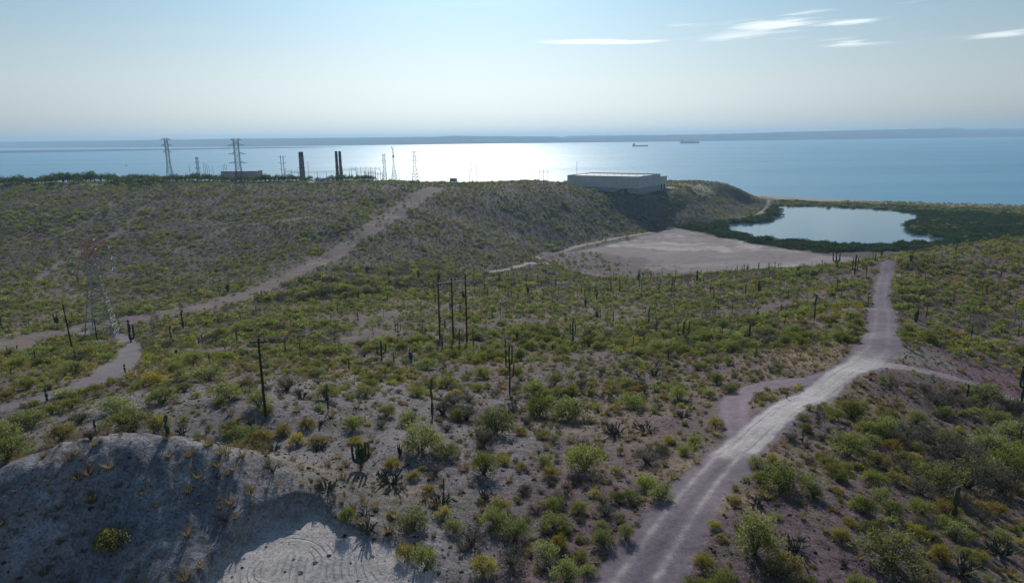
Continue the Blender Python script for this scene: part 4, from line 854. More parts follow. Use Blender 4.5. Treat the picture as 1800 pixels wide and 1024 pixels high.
strew('small_pale_stones', 0, 1.3, lambda x, y: .3*rockp(x, y)+.25*bil(pitm, x, y)+.9*(np.abs(bil(dpit, x, y)+1.0) < 1.1), ROCKL, .05, .30, 'pale stones scattered among the dark ones', 'rock', 'pale weathered rock', 'rock', 'loose pale rocks', 30, 150)
flush_labels(); _pending.clear(); print("strew", time.time()-_T0)

# ------------------------------------------------------------------ trees and mangroves
def tree_proto(seed, R=1.0):
    r = np.random.default_rng(seed); K = 34; cents = dome_clumps(r, K, .62, .3, .1); cents[:, 2] += .32
    V, Fq = leaf_cloud(r, cents, .24+.12*r.random(K), 24, .13, .1, .8); crown = np_mesh('crown', V, Fq, M_TREE); mb = MB(); top = Vector((.05, .03, .62))
    mb.tube((0, 0, -.1), (.02, .01, .4), .09, .07, 7); mb.tube((.02, .01, .4), top, .07, .05, 6)
    for k in range(6):
        t = k*1.05+r.random()*.5; mb.tube((.02, .01, .38+.04*k), (.55*math.cos(t), .55*math.sin(t), .8+.25*r.random()), .045, .015, 5)
    return crown, mb.mesh('trunk', M_STEM)
TREES = [tree_proto(700+k) for k in range(5)]
def mangrove_proto(seed):
    r = np.random.default_rng(seed); K = 46; cents = dome_clumps(r, K, .62, .12, .1); V, Fq = leaf_cloud(r, cents, .24+.10*r.random(K), 15, .17, .5, .75)
    mb = MB()
    for k in range(7):
        t = k*.9; mb.tube((0, 0, -.1), (.5*math.cos(t), .5*math.sin(t), .4), .03, .02, 3)
    return merged_mesh('mangrove', V, Fq, mb, [M_DARK, M_STEM])
MANG = [mangrove_proto(800+k) for k in range(4)]
def add_tree(x, y, R, label, hs=1.0, group='trees on the plateau', tx=None):
    p = (x, y, gz(x, y)-.1); root = empty('tree', p, random.random()*6.28); root.scale = (R, R, R*hs); cr, tr = TREES[int(random.random()*5)]
    link('crown', cr, root); link('trunk', tr, root); return tag(root, label, 'tree', group)
TREE_LM = []
rt = np.random.default_rng(31)
specs = [(u, 0, 785+25*rt.random(), 6.0+3.5*rt.random(), 'dark green tree in the back row on the left plateau skyline') for u in np.arange(-20, 312, 11)]
specs += [(u, 0, 790, 9.5, 'tall dark tree rising above the left plateau tree line') for u in (98, 110, 120, 134, 152, 160)]
specs += [(u, 0, 735+12*rt.random(), 5.5+3*rt.random(), 'rounded green tree standing in front of the left plateau grove') for u in (6, 22, 38, 52, 74, 90, 138, 196, 208, 220, 232, 246, 258, 270, 284)]
specs += [(u, 0, 705+8*rt.random(), 3.0+1.6*rt.random(), 'small round tree at the front edge of the left plateau') for u in (10, 18, 30, 48, 55, 88, 92, 108, 60, 122, 230, 245, 262)]
specs += [(u, 0, 770+45*rt.random(), 5.2+3.4*rt.random(), 'green bushy tree on the plateau between the two tall pylons') for u in np.arange(312, 470, 7)]
specs += [(u, 0, 790, 5.8+2.2*rt.random(), 'green tree on the plateau left of the squat smokestack') for u in (466, 474, 482, 490, 498, 506, 514, 522)]
specs += [(u, 0, 785, 4.0+2.0*rt.random(), 'dark green tree between the squat and twin smokestacks') for u in (538, 545, 552, 560, 568, 576, 584)]
specs += [(u, 0, 780, 5.2+2.5*rt.random(), 'green tree in front of the electric substation') for u in (592, 600, 608, 616, 624, 632, 640, 648, 656)]
specs += [(u, 0, 965+10*rt.random(), 2.2+1.5*rt.random(), 'small tree on the sandy headland right of the shed') for u in (1190, 1197, 1207, 1213, 1222, 1231, 1240)]
seen = {}
for u, v, Y, R, lab in specs:
    q_ = at_y(np.array(float(u)), np.array(320.), Y); add_tree(q_[0], Y, R, None, .95+.3*rt.random()); o = COL.objects
    seen.setdefault(lab, []).append((u, bpy.data.objects[-1] if False else None)); TREE_LM.append((lab, u))
_tr = [o for o in COL.objects if o.name.split('.')[0] == 'tree']; byl = {}
for o, (lab, u) in zip(_tr, TREE_LM): byl.setdefault(lab, []).append((u, o))
ORDW = ['first', 'second', 'third', 'fourth', 'fifth', 'sixth', 'seventh', 'eighth', 'ninth', 'tenth', 'eleventh', 'twelfth', 'thirteenth', 'fourteenth', 'fifteenth', 'sixteenth', 'seventeenth', 'eighteenth', 'nineteenth', 'twentieth', 'twenty first', 'twenty second', 'twenty third', 'twenty fourth', 'twenty fifth', 'twenty sixth', 'twenty seventh', 'twenty eighth', 'twenty ninth', 'thirtieth']
for lab, L in byl.items():
    ORDW = (ORDW+['thirty '+w for w in ORDW[:9]]+['fortieth']+['forty '+w for w in ORDW[:9]])[:60] if len(ORDW) < 40 else ORDW
    L.sort(key=lambda t: t[0])
    for k, (u, o) in enumerate(L): tag(o, '%s, %s from left' % (lab, ORDW[k]), 'tree', 'trees on the plateau')
# mangroves round the lagoon
mx, my = [], []
for yy in np.arange(640, 1230, 6.5):
    xs_ = np.arange(60, 1150, 6.5); mx.append(xs_+rng.uniform(-3, 3, len(xs_))); my.append(yy+rng.uniform(-3, 3, len(xs_)))
mx = np.concatenate(mx); my = np.concatenate(my); low_ = bil(dl, mx, my); pdm = bil(dp, mx, my); sdm = bil(ds, mx, my); cdm = bil(cd, mx, my)
mu, mv, mc = project(np.stack([mx, my, 0*mx+1.5], -1))
okm = (low_ < -2) & (sdm > 7) & (pdm > -.5+9*fbm(mx, my, 22, 3, 301)) & (cdm > 95+20*fbm(mx, my, 40, 2, 311)) & (mu < 1840) & (mu > 1185)
okm &= ~((mu < 1360) & (mv < 378) & (pdm > 8)) & ~((mv < 388) & (mu < 1320) & (pdm > 22)) & ~((bil(fF, mx, my) < 2.0)|(bil(fH, mx, my) < 1.8))
hole = ((mu-1669)/13)**2+((mv-397)/3.2)**2 < 1; hole |= ((mu-1710)/6)**2+((mv-400)/2)**2 < 1; okm &= ~hole
mx, my = mx[okm], my[okm]; mu, mv = mu[okm], mv[okm]; mR = 4.5+8.0*rng.random(len(mx))**2.0; mh = np.where(bil(cd, mx, my) < 200, .5, .85)*(7.5/(mR+3))*rng.uniform(.5, 1.7, len(mR)); mR = mR*np.where(bil(cd, mx, my) < 200, .8, 1.0)
for (u, v, R) in ((1335, 386, 9), (1322, 388, 7), (1345, 385, 6), (1372, 369, 6.5), (1456, 366, 4), (1499, 366, 4.5)):
    q_ = at_z(np.array(float(u)), np.array(float(v)), .5); mx = np.append(mx, q_[0]); my = np.append(my, q_[1]); mR = np.append(mR, R); mh = np.append(mh, .7); mu = np.append(mu, u); mv = np.append(mv, v)
edge = -np.abs(bil(dp, mx, my))*.004; vis, _, _ = visible(mx, my, 3+mR*.5); Dm = np.hypot(mx, my); od = np.argsort(-(mR/Dm+edge*.0+np.where(np.abs(bil(dp, mx, my)) < 9, .01, 0))*vis)
LMW_P = [(n_, at_z(np.array(float(a)), np.array(float(b)), 1.)) for n_, a, b in (('the left tip of the lagoon', 1262, 404), ('the near shore of the lagoon', 1400, 428), ('the near right corner of the lagoon', 1600, 432), ('the mangrove point jutting into the lagoon', 1606, 400), ('the far shore of the lagoon', 1500, 366), ('the far right corner of the lagoon', 1628, 378), ('the mangrove flats at the right edge', 1740, 400), ('the small inland pool', 1669, 397), ('the far right mangroves', 1795, 385), ('the middle mangrove flats', 1700, 418), ('the sandy bar', 1500, 355), ('the near right mangrove thicket', 1560, 440), ('the small mangrove islet', 1335, 386), ('the right hand ridge', 1720, 425), ('the salt flat edge', 1330, 432))]
LMW_SAVE = LMW
Mz = .25
msrc = []
for j, i in enumerate(od[:290]):
    o = link('mangrove', MANG[j % 4], None, (mx[i], my[i], Mz), rng.random()*6, (mR[i], mR[i], mR[i]*mh[i])); later(o, ('broad' if mR[i] > 5 else 'small')+' dark green mangrove', 'mangrove', 'mangroves round the lagoon', (mx[i], my[i], 1))
    if j < 4: msrc.append(o)
LMW = LMW_P; flush_labels(); _pending.clear(); LMW = LMW_SAVE
r_ = od[290:]; stuff_points('mangrove_thicket', np.stack([mx[r_], my[r_], 0*mx[r_]+Mz], 1), np.stack([mR[r_], mR[r_], mR[r_]*mh[r_]], 1), rng.random(len(r_))*6, rng.integers(0, 4, len(r_)), msrc, 'dense dark mangrove thicket beyond the lagoon')
# ------------------------------------------------------------------ steel and wood
M_GALV = mat('galvanised_steel', (.33, .345, .345), .9, .12, 2.0); M_GALVD = mat('dull_steel', (.15, .16, .18), .9, .15, 2.0); M_ORANGE = mat('orange_painted_steel', (.50, .16, .07), .6, .15, 2.0)
M_WOOD = mat('creosoted_wood', (.055, .036, .028), .9, .3, 6.0, bump=.4); M_INS = mat('glass_insulator', (.30, .50, .46), .3, .1, 5.0); M_WIRE = mat('wire', (.25, .25, .25), .9, .1, 1.0)
M_DARKM = mat('dark_painted_metal', (.05, .055, .07), .7, .2, 1.0)
def pylon(name, label, x, y, ztop, base, waist, top, arms, rz, th, msteel, group=None, mtop=None, ins=True, zb=None, horn=0.0, panels=9, waist_f=.52):
    z0 = gz(x, y)-.3 if zb is None else zb; H = ztop-z0; root = empty(name, (x, y, z0), rz); tag(root, label, 'pylon', group)
    def hw(f): return (base+(waist-base)*f/waist_f if f < waist_f else waist+(top-waist)*(f-waist_f)/(1-waist_f))/2
    for sx, sy in ((-1, -1), (1, -1), (1, 1), (-1, 1)):
        mb = MB(); mb.tube((sx*hw(0), sy*hw(0), 0), (sx*hw(waist_f), sy*hw(waist_f), H*waist_f), th, th*.8); mb.tube((sx*hw(waist_f), sy*hw(waist_f), H*waist_f), (sx*hw(1), sy*hw(1), H), th*.8, th*.6)
        mb.box((sx*hw(0), sy*hw(0), .1), (th*5, th*5, .8)); mb.build('leg', msteel, root)
    fs = [1-(1-i/panels)**1.0*1.0 for i in range(panels+1)]; fs = [f**1.15 if f < 1 else 1 for f in fs]
    for part, lo, hi, mm in (('lower_bracing', 0, .80, msteel), ('upper_bracing', .80, 1.01, mtop or msteel)):
        mb = MB(); t = th*.55
        for i in range(panels):
            if not (lo <= (fs[i]+fs[i+1])/2 < hi): continue
            a, b_ = hw(fs[i]), hw(fs[i+1]); za, zb_ = H*fs[i], H*fs[i+1]
            for k in range(4):
                c0 = ((-1, -1), (1, -1), (1, 1), (-1, 1))[k]; c1 = ((-1, -1), (1, -1), (1, 1), (-1, 1))[(k+1) % 4]
                mb.tube((c0[0]*a, c0[1]*a, za), (c1[0]*b_, c1[1]*b_, zb_), t, t, 3, False); mb.tube((c1[0]*a, c1[1]*a, za), (c0[0]*b_, c0[1]*b_, zb_), t, t, 3, False)
                mb.tube((c0[0]*b_, c0[1]*b_, zb_), (c1[0]*b_, c1[1]*b_, zb_), t, t, 3, False)
        if mb.n: mb.build(part, mm, root)
    for (f, half) in arms:
        z = H*f; w = hw(f)
        for s in (-1, 1):
            mb = MB()
            for sy in (-1, 1):
                mb.tube((s*w, sy*w, z), (s*half, 0, z+.3), th*.5, th*.4, 3, False); mb.tube((s*w, sy*w, z+H*.035), (s*half, 0, z+.3), th*.5, th*.4, 3, False)
                for q_ in (.33, .66): mb.tube((s*(w+(half-w)*q_), sy*w*(1-q_), z+.3*q_), (s*(w+(half-w)*(q_-.2)), sy*w*(1-q_+.2), z+H*.035*(1-q_+.2)), th*.35, th*.35, 3, False)
            mb.build('cross_arm', mtop if (mtop and f > .9) else msteel, root)
            if ins:
                mi_ = MB(); mi_.tube((s*half, -.3, z+.2), (s*(half+.2), -2.2, z-.5), .16, .16, 5); mi_.tube((s*half, .3, z+.2), (s*(half+.2), 2.2, z-.5), .16, .16, 5); mi_.build('insulator', M_INS, root)
    if horn:
        for s in (-1, 1):
            mb = MB(); mb.tube((s*hw(.93), 0, H*.93), (s*horn, 0, H+1.2), th*.6, th*.4, 3, False); mb.tube((s*hw(1), 0, H), (s*horn, 0, H+1.2), th*.6, th*.4, 3, False); mb.tube((0, 0, H*.96), (s*horn, 0, H+1.2), th*.4, th*.3, 3, False); mb.build('peak_arm', mtop or msteel, root)
    return root
def zt(u, v, Y): return at_y(np.array(float(u)), np.array(float(v)), Y)
NP = G1(182, 590); zn = zt(167, 421, NP[1])[2]
pylon('steel_pylon', 'tall lattice pylon with orange painted top standing in the cleared wash', NP[0], NP[1], zn, 9.6, 3.6, 3.2, [(.70, 6.2), (.81, 6.4), (.92, 6.0)], .28, .17, M_GALV, None, M_ORANGE, True, None, 6.6, 12, .60)
def far_pylon(u, vt, Y, label, base, waist, top, arms, th=.30, **k):
    t = zt(u, vt, Y); return pylon('steel_pylon', label, t[0], Y, t[2], base, waist, top, arms, .15, th, M_GALVD, 'far steel pylons on the plateau', None, False, **k), t
far_pylon(291, 243, 690, 'pylon with narrow head on the left end of the plateau', 9, 3.0, 2.4, [(.97, 5.2), (.86, 5.4), (.74, 4.6)], .2)
far_pylon(414, 245, 690, 'broad armed pylon rising above the low flat building', 9, 4.4, 4.2, [(.985, 5.5), (.88, 8.6), (.72, 8.8), (.55, 8.8)], .24)
far_pylon(345.5, 276, 1150, 'small distant pylon between the two tall plateau pylons', 7, 3.2, 2.4, [(.96, 3.2), (.85, 5.0), (.70, 5.2), (.58, 4.6)], .25)
far_pylon(674.5, 271, 980, 'pylon at the right end of the substation', 7, 3.6, 3.0, [(.97, 2.4), (.8, 3.6)], .30)
far_pylon(728, 266, 830, 'slender pylon right of the radio mast against the glitter', 8, 3.4, 1.6, [(.96, 5.0), (.82, 4.2), (.68, 5.2)], .26)
far_pylon(827, 281, 1150, 'distant wide legged pylon standing in the sun glitter', 9, 3.0, 2.8, [(.88, 6.5), (.70, 4.5)], .28, waist_f=.75)
far_pylon(837.5, 291, 1200, 'small dark pylon right beside the wide legged one', 5, 2.6, 2.0, [(.85, 2.8), (.5, 2.2)], .26)
t = zt(690.5, 261, 860); root = pylon('radio_mast', 'slim tapering radio mast with a dish left of the slender pylon', t[0], 860, t[2], 7.5, 1.6, .8, [], .2, .2, M_GALVD, None, None, False, panels=12)
mb = MB(); Hm = t[2]-gz(t[0], 860); mb.tube((0, -.8, Hm*.78), (0, -1.8, Hm*.78), 1.3, .5, 10); mb.build('dish', M_DARKM, root); mb = MB(); mb.tube((0, 0, Hm), (0, 0, Hm+3), .12, .08, 4); mb.tube((-1.2, 0, Hm+1), (0, 0, Hm), .1, .1, 4); mb.box((-1.4, 0, Hm+1.3), (.8, .8, 1.6)); mb.build('antenna', M_DARKM, root)
def pole_thing(name, label, cat, x, y, z0, H, r0, r1, mt, group=None, n=8, arms=()):
    root = empty(name, (x, y, z0)); tag(root, label, cat, group); mb = MB(); mb.tube((0, 0, -.3), (0, 0, H), r0, r1, n); mb.build('pole', mt, root)
    for (z, half, rz) in arms:
        mb = MB(); mb.box((0, 0, z), (2*half, .16, .18), rz); mb.build('crossarm', mt, root)
        for s in (-1, -.5, .5, 1):
            mi_ = MB(); c, si = math.cos(rz), math.sin(rz); mi_.tube((s*half*.92*c, s*half*.92*si, z+.08), (s*half*.92*c, s*half*.92*si, z+.35), .07, .05, 6); mi_.build('insulator', M_INS, root)
    return root
# twin pole line structure left of the chimney
t = zt(495, 273, 880); root = empty('twin_pole_structure', (t[0], 880, gz(t[0], 880))); tag(root, 'twin pole power structure with three curved arms left of the squat smokestack', 'power pole'); Hh = t[2]-gz(t[0], 880)
for s in (-1.6, 1.6):
    mb = MB(); mb.tube((s, 0, -.3), (s, 0, Hh), .45, .35, 6); mb.build('pole', M_GALVD, root)
for dz, hf in ((1.5, 5.5), (9, 6.0), (16.5, 5.5)):
    mb = MB()
    for s in (-1, 1): mb.tube((s*1.6, 0, Hh-dz-1.2), (s*hf*.7, 0, Hh-dz), .22, .2, 4); mb.tube((s*hf*.7, 0, Hh-dz), (s*hf, 0, Hh-dz-1.0), .2, .15, 4)
    mb.tube((-1.6, 0, Hh-dz-1.2), (1.6, 0, Hh-dz-1.2), .2, .2, 4); mb.build('cross_arm', M_GALVD, root)
# wooden poles
def hpx(u, v, h): p = G1(u, v); return p, h*np.linalg.norm(p-[0, 0, CAM_Z])/F_PX/math.cos(math.radians(15))
p, H = hpx(467, 731, 128); root = pole_thing('utility_pole', 'lone wooden utility pole with one crossarm on pale ground', 'utility pole', *p, H, .19, .13, M_WOOD, None, 10, [(H-.55, 1.15, .12)])
mb = MB(); mb.tube((-.75, 0, H-.6), (0, -.02, H-1.5), .035, .035, 4); mb.tube((.75, 0, H-.6), (0, -.02, H-1.5), .035, .035, 4); mb.build('arm_brace', M_WOOD, root)
LONE = (p, H)
p, H = hpx(127, 613, 66); root = empty('utility_pole', p); root.rotation_euler = (0, math.radians(-3), 0); tag(root, 'dark wooden pole in the wash left of the near pylon', 'utility pole', 'bare poles by the wash'); mb = MB(); mb.tube((0, 0, -.3), (0, 0, H), .24, .17, 8); mb.build('pole', M_WOOD, root); mb = MB(); mb.box((0, 0, H*.9), (.9, .12, .14), .5); mb.build('step_bracket', M_WOOD, root)
p, H = hpx(171, 598, 32); root = empty('fence_pole', p); tag(root, 'short dark post at the foot of the near pylon', 'post', 'bare poles by the wash'); mb = MB(); mb.tube((0, 0, -.3), (0, 0, H), .2, .16, 8); mb.build('pole', M_WOOD, root)
for u, v, h, lab in ((161, 590, 16, 'leftmost thin steel post round the near pylon'), (184, 592, 15, 'middle thin steel post round the near pylon'), (203, 583, 12, 'thin steel post right of the near pylon'), (210, 572, 10, 'rightmost thin steel post behind the near pylon')):
    p, H = hpx(u, v, h); pole_thing('steel_post', lab, 'post', *p, H, .11, .09, M_GALVD, 'steel posts round the near pylon')
# three pole frame
pb = [G1(773.5, 599), G1(797, 600), G1(821, 603)]; tops = [(770.5, 486), (796, 488), (820, 481)]
root = empty('three_pole_frame', pb[1]); tag(root, 'three tall dark poles joined by a crossbeam and wire braces', 'power pole'); base = Vector(pb[1]); loc = []
for (q_, (tu, tv)) in zip(pb, tops):
    tp = at_y(np.array(tu), np.array(float(tv)), q_[1]); a = Vector(q_)-base; b_ = Vector((q_[0]+.0*(tp[0]-q_[0]), q_[1], tp[2]))-base; mb = MB(); mb.tube(a-Vector((0, 0, .4)), b_, .27, .19, 10); mb.build('pole', M_WOOD, root); loc.append((a, b_))
def lerp3(i, f): a, b_ = loc[i]; return a+(b_-a)*f
zb1 = lerp3(0, .90).z; L0 = Vector((loc[0][1].x, loc[0][1].y, zb1)); L1 = Vector((loc[1][1].x, loc[1][1].y, zb1+.3)); L2 = Vector((loc[2][1].x, loc[2][1].y, zb1+.9)); ext = L2+(L2-L1)*.42
for off in (-.25, .25):
    mb = MB(); o3 = Vector((0, off, 0)); mb.tube(L0-(L1-L0)*.06+o3, L1+o3, .11, .11, 4); mb.tube(L1+o3, ext+o3, .11, .11, 4); mb.build('crossbeam', M_GALV, root)
mb = MB(); mb.tube(L0-Vector((0, 0, 1.9)), L1-Vector((0, 0, 1.7)), .07, .07, 4); mb.build('lower_crossbeam', M_GALVD, root)
for a, b_ in ((L1-Vector((0, 0, 2.8)), lerp3(0, .56)), (L0-Vector((0, 0, 2.8)), lerp3(1, .62)), (L1-Vector((0, 0, 2.6)), lerp3(2, .58))):
    mb = MB(); mb.tube(a, b_, .05, .05, 3); mb.build('brace', M_GALVD, root)
for q_, l_ in ((L0.lerp(L1, .5), 1.6), (L1.lerp(L2, .5), 1.4), (L2.lerp(ext, .8), 1.5)):
    mb = MB(); mb.tube(q_-Vector((0, 0, .1)), q_-Vector((0, 0, l_)), .16, .16, 8); mb.build('insulator', M_INS, root)
F3 = [base+L0, base+L1, base+ext]
# far three pole frame before the sea, on the plateau
Yf = 850; root = empty('far_pole_frame', (0, 0, 0)); t = zt(952.5, 325, Yf); root.location = (t[0], Yf, gz(t[0], Yf)); tag(root, 'three thin poles with a crossbar silhouetted against the bright water', 'power pole'); zz = zt(955, 299, Yf)[2]-root.location[2]
for du in (-4.6, 3.0, 10.5):
    mb = MB(); mb.tube((du*Yf/F_PX, 0, -.3), (du*Yf/F_PX, 0, zz+(1.5 if du == 3.0 else 0)), .28, .24, 6); mb.build('pole', M_DARKM, root)
mb = MB(); mb.tube((-9*Yf/F_PX, 0, zz-2.5), (13*Yf/F_PX, 0, zz-2.2), .2, .2, 4); mb.build('crossbeam', M_DARKM, root)
for u, vt, Y, lab in ((944, 306, 850, 'short thin pole left of the far pole frame'), (1014, 283, 980, 'very thin mast standing behind the wide shed'), (332, 288, 950, 'thin lone pole left of the small distant pylon'), (357, 285, 1000, 'leftmost thin pole of the cluster by the distant pylon'), (360, 287, 1000, 'second thin pole of the cluster by the distant pylon'), (363, 288, 1000, 'third thin pole of the cluster by the distant pylon'),
        (367, 292, 1000, 'stout short pole right of the pole cluster'), (373.5, 292, 1000, 'short pole left of the low flat building'), (391.5, 288, 1000, 'left pole of three rising behind the low flat building'), (394.5, 288, 1000, 'middle pole of three rising behind the low flat building'), (397.5, 288, 1000, 'right pole of three rising behind the low flat building'),
        (701, 299, 900, 'short pole right of the radio mast foot'), (714, 304, 900, 'small pole between the radio mast and slender pylon'), (743, 302, 900, 'thin pole right of the slender pylon'), (750, 304, 900, 'second thin pole right of the slender pylon'), (753, 304, 900, 'third thin pole right of the slender pylon'), (773, 305, 900, 'thin pole near the end of the plateau skyline'), (541, 284, 950, 'very thin mast right of the squat smokestack'), (851, 317, 860, 'small post on the skyline beside the bright water')):
    t = zt(u, vt, Y); z0 = gz(t[0], Y); pole_thing('thin_pole', lab, 'pole', t[0], Y, z0, t[2]-z0, .26, .22, M_GALVD, 'thin poles on the plateau skyline', 5)
# wires
def wire(label, a, b, sag, r=.035, n=14, name='power_line', group=None):
    mb = MB(); a = Vector(a); b = Vector(b); pts_ = [a.lerp(b, i/n)-Vector((0, 0, 4*sag*(i/n)*(1-i/n))) for i in range(n+1)]
    for i in range(n): mb.tube(pts_[i], pts_[i+1], r, r, 3, False)
    return tag(mb.build(name, M_WIRE), label, 'power line', group)
c28, s28 = math.cos(.28), math.sin(.28)
def npx(f, half, s): h = zn-NP[2]+.3; return Vector((NP[0]+s*half*c28, NP[1]+s*half*s28, NP[2]-.3+h*f+.3))
tp7 = zt(728, 272, 830)
for f, half, s, lab in ((1.03, 6.6, -1, 'topmost pale wire running from the near pylon over the far slope'), (1.03, 6.6, 1, 'second pale wire running from the near pylon over the far slope')):
    a = npx(f, half, s); wire(lab, a, Vector((tp7[0]+s*4, 830, tp7[2]-1)), 17, .06, 20, group='wires strung from the near pylon'); wire(lab.replace('over the far slope', 'out of the left edge'), a, a+Vector((-330, 60, 18)), 8, .045, 12, group='wires strung from the near pylon')
for k, (f, half) in enumerate(((.92, 6.0), (.81, 6.4), (.70, 6.2))):
    for s, sd_ in ((-1, 'left'), (1, 'right')):
        a = npx(f, half, s)-Vector((0, 0, .6)); nm = ('upper', 'middle', 'lower')[k]
        wire('%s %s conductor from the near pylon to the plateau' % (nm, sd_), a, Vector((tp7[0]+s*4, 830, tp7[2]-8-8*k)), 19, .013, 20, group='wires strung from the near pylon'); wire('%s %s conductor from the near pylon leaving the left edge' % (nm, sd_), a, a+Vector((-330, 60, 18)), 8, .013, 12, group='wires strung from the near pylon')
for k, q_ in enumerate(F3): wire('%s wire from the three pole frame to the far pole frame' % ('left', 'middle', 'right')[k], q_-Vector((0, 0, 1.5)), (Yf*(.043+.006*k), Yf, gz(40, Yf)+zz-2), 11, .022, 20, group='thin wires across the valley')
lp, lh = LONE
for k, s in enumerate((-1, 1)): wire('%s thin wire on the lone utility pole crossing the scrub' % ('left', 'right')[k], (lp[0]+s*1.05, lp[1], lp[2]+lh-.2), (lp[0]+s*1.05+95, lp[1]+200, 62), 3.5, .012, 14, group='thin wires on the lone pole')

# ------------------------------------------------------------------ power station
M_STACK = mat('weathered_concrete', (.20, .17, .18), .9, .15, .2); M_STKD = mat('sooty_steel', (.045, .05, .065), .8, .2, .3); M_PINK = mat('faded_red_band', (.22, .13, .15), .9, .15, .2)
def chimney(u, vt, Y, r0, r1, label, bands, mbase, group=None):
    t = zt(u, vt, Y); z0 = gz(t[0], Y)-.5; H = t[2]-z0; root = empty('smokestack', (t[0], Y, z0)); tag(root, label, 'chimney', group); prev = 0
    for f0, f1, mm, nm in bands:
        mb = MB(); mb.tube((0, 0, H*f0), (0, 0, H*f1), r0+(r1-r0)*f0, r0+(r1-r0)*f1, 20); mb.build(nm, mm, root, False)
    mb = MB(); mb.tube((0, 0, H-.6), (0, 0, H+.5), r1*1.08, r1*1.08, 20); mb.build('rim', M_STKD, root)
    for f in (.90, .62):
        mb = MB(); rr = (r0+(r1-r0)*f)*1.32; mb.tube((0, 0, H*f-.2), (0, 0, H*f+.2), rr, rr, 20)
        for k in range(12):
            a = k*.5236; mb.tube((rr*math.cos(a), rr*math.sin(a), H*f), (rr*math.cos(a), rr*math.sin(a), H*f+1.3), .08, .08, 3)
        mb.build('platform', M_STKD, root)
    mb = MB(); mb.tube((r0*1.05, -.3, 0), (r1*1.05, -.3, H), .15, .15, 4); mb.build('ladder', M_STKD, root); return root
chimney(528.5, 267.5, 1080, 4.9, 3.4, 'squat wide smokestack with a dark top and faded band', [(0, .62, M_STACK, 'lower_shaft'), (.62, .80, M_PINK, 'red_band'), (.80, .90, M_STACK, 'upper_shaft'), (.90, 1, M_STKD, 'dark_top')], M_STACK)
chimney(590.5, 266.3, 1060, 2.7, 1.9, 'left one of the twin slim dark smokestacks', [(0, .5, M_STKD, 'lower_shaft'), (.5, .75, M_PINK, 'red_band'), (.75, 1, M_STKD, 'dark_top')], M_STKD, 'twin slim smokestacks')
chimney(596.8, 266.3, 1060, 2.7, 1.9, 'right one of the twin slim dark smokestacks', [(0, .5, M_STKD, 'lower_shaft'), (.5, .75, M_PINK, 'red_band'), (.75, 1, M_STKD, 'dark_top')], M_STKD, 'twin slim smokestacks')
def gantry(u0, u1, vt, Y, n, label, name='substation_gantry'):
    a = zt(u0, vt, Y); b_ = zt(u1, vt, Y); z0 = gz((a[0]+b_[0])/2, Y); root = empty(name, (a[0], Y, z0)); tag(root, label, 'gantry', 'steel gantries of the substation'); H = a[2]-z0; L = b_[0]-a[0]
    for k in range(n):
        x_ = L*k/(n-1); mb = MB(); mb.tube((x_-.5, 0, 0), (x_, 0, H), .22, .18, 4); mb.tube((x_+.5, 0, 0), (x_, 0, H), .22, .18, 4); mb.tube((x_, 0, H), (x_, 0, H+2.2), .16, .08, 4); mb.build('post', M_DARKM, root)
    for dz in (0, -1.4):
        mb = MB(); mb.tube((0, 0, H+dz), (L, 0, H+dz), .17, .17, 4); mb.build('beam', M_DARKM, root)
    mb = MB()
    for k in range(n*3): x_ = L*(k+.5)/(n*3); mb.tube((x_, 0, H-1.4), (x_, 0, H-3.6), .2, .12, 5)
    mb.build('insulator_strings', M_DARKM, root)
gantry(501, 524, 300, 1000, 3, 'low left gantry between the squat smokestack and the twin stacks'); gantry(511, 589, 301.5, 1010, 6, 'long low gantry running up to the twin smokestacks')
gantry(602, 626, 297, 1000, 3, 'short gantry just right of the twin smokestacks'); gantry(617, 668, 295.5, 990, 7, 'tall long gantry of the substation behind the trees'); gantry(628, 660, 300.5, 960, 6, 'lower front gantry of the substation'); gantry(640, 672, 303.5, 940, 5, 'lowest right gantry of the substation near the pylon')
def block(name, label, cat, u0, u1, vt, vb, Y, depth, mw, mr, rz=0, nwin=0):
    a = zt(u0, vt, Y); b_ = zt(u1, vt, Y); zb_ = zt(u0, vb, Y)[2]; xm = (a[0]+b_[0])/2; L = b_[0]-a[0]; H = a[2]-zb_; root = empty(name, (xm, Y+depth/2, zb_), rz); tag(root, label, cat)
    for c_, d_ in (((0, -depth/2, H/2), (L, .3, H)), ((0, depth/2, H/2), (L, .3, H)), ((-L/2+.15, 0, H/2), (.3, depth-.32, H)), ((L/2-.15, 0, H/2), (.3, depth-.32, H))):
        mb = MB(); mb.box(c_, d_); mb.build('wall', mw, root)
    mb = MB(); mb.box((0, 0, H+.2), (L+1, depth+1, .38)); mb.build('roof', mr, root)
    for k in range(nwin):
        mb = MB(); mb.box((L*((k+.5)/nwin-.5), -depth/2-.16, H*.5), (L/nwin*.5, .06, H*.35)); mb.build('window', M_DARKM, root)
    return root
M_WALL = mat('pale_render', (.42, .40, .38), .9, .08, .2); M_ROOF = mat('grey_sheet_roof', (.33, .32, .32), .55, .1, .3); M_WHITE = mat('white_paint', (.72, .72, .70), .6, .05, 1)
block('flat_building', 'long low flat building below the broad armed pylon', 'building', 388, 451, 301.5, 314, 940, 22, mat('grey_render', (.40, .41, .43), .9, .1, .3), M_ROOF, 0, 0)
block('hut', 'tiny white roofed hut on the skyline by the bright water', 'building', 790, 803, 313.5, 320, 870, 6, M_WHITE, M_WHITE, 0, 1)
block('low_white_shed', 'small low white shed left of the solar panels', 'building', 540, 551, 321, 326, 745, 4, M_WHITE, M_WHITE)
t = zt(655, 317.5, 775); z0 = gz(t[0], 775); root = empty('carport', (t[0], 775, z0)); tag(root, 'open shelter with a long white roof before the substation', 'shelter'); Lc = 20*775/F_PX; Hc = max(t[2]-z0, 2.6)
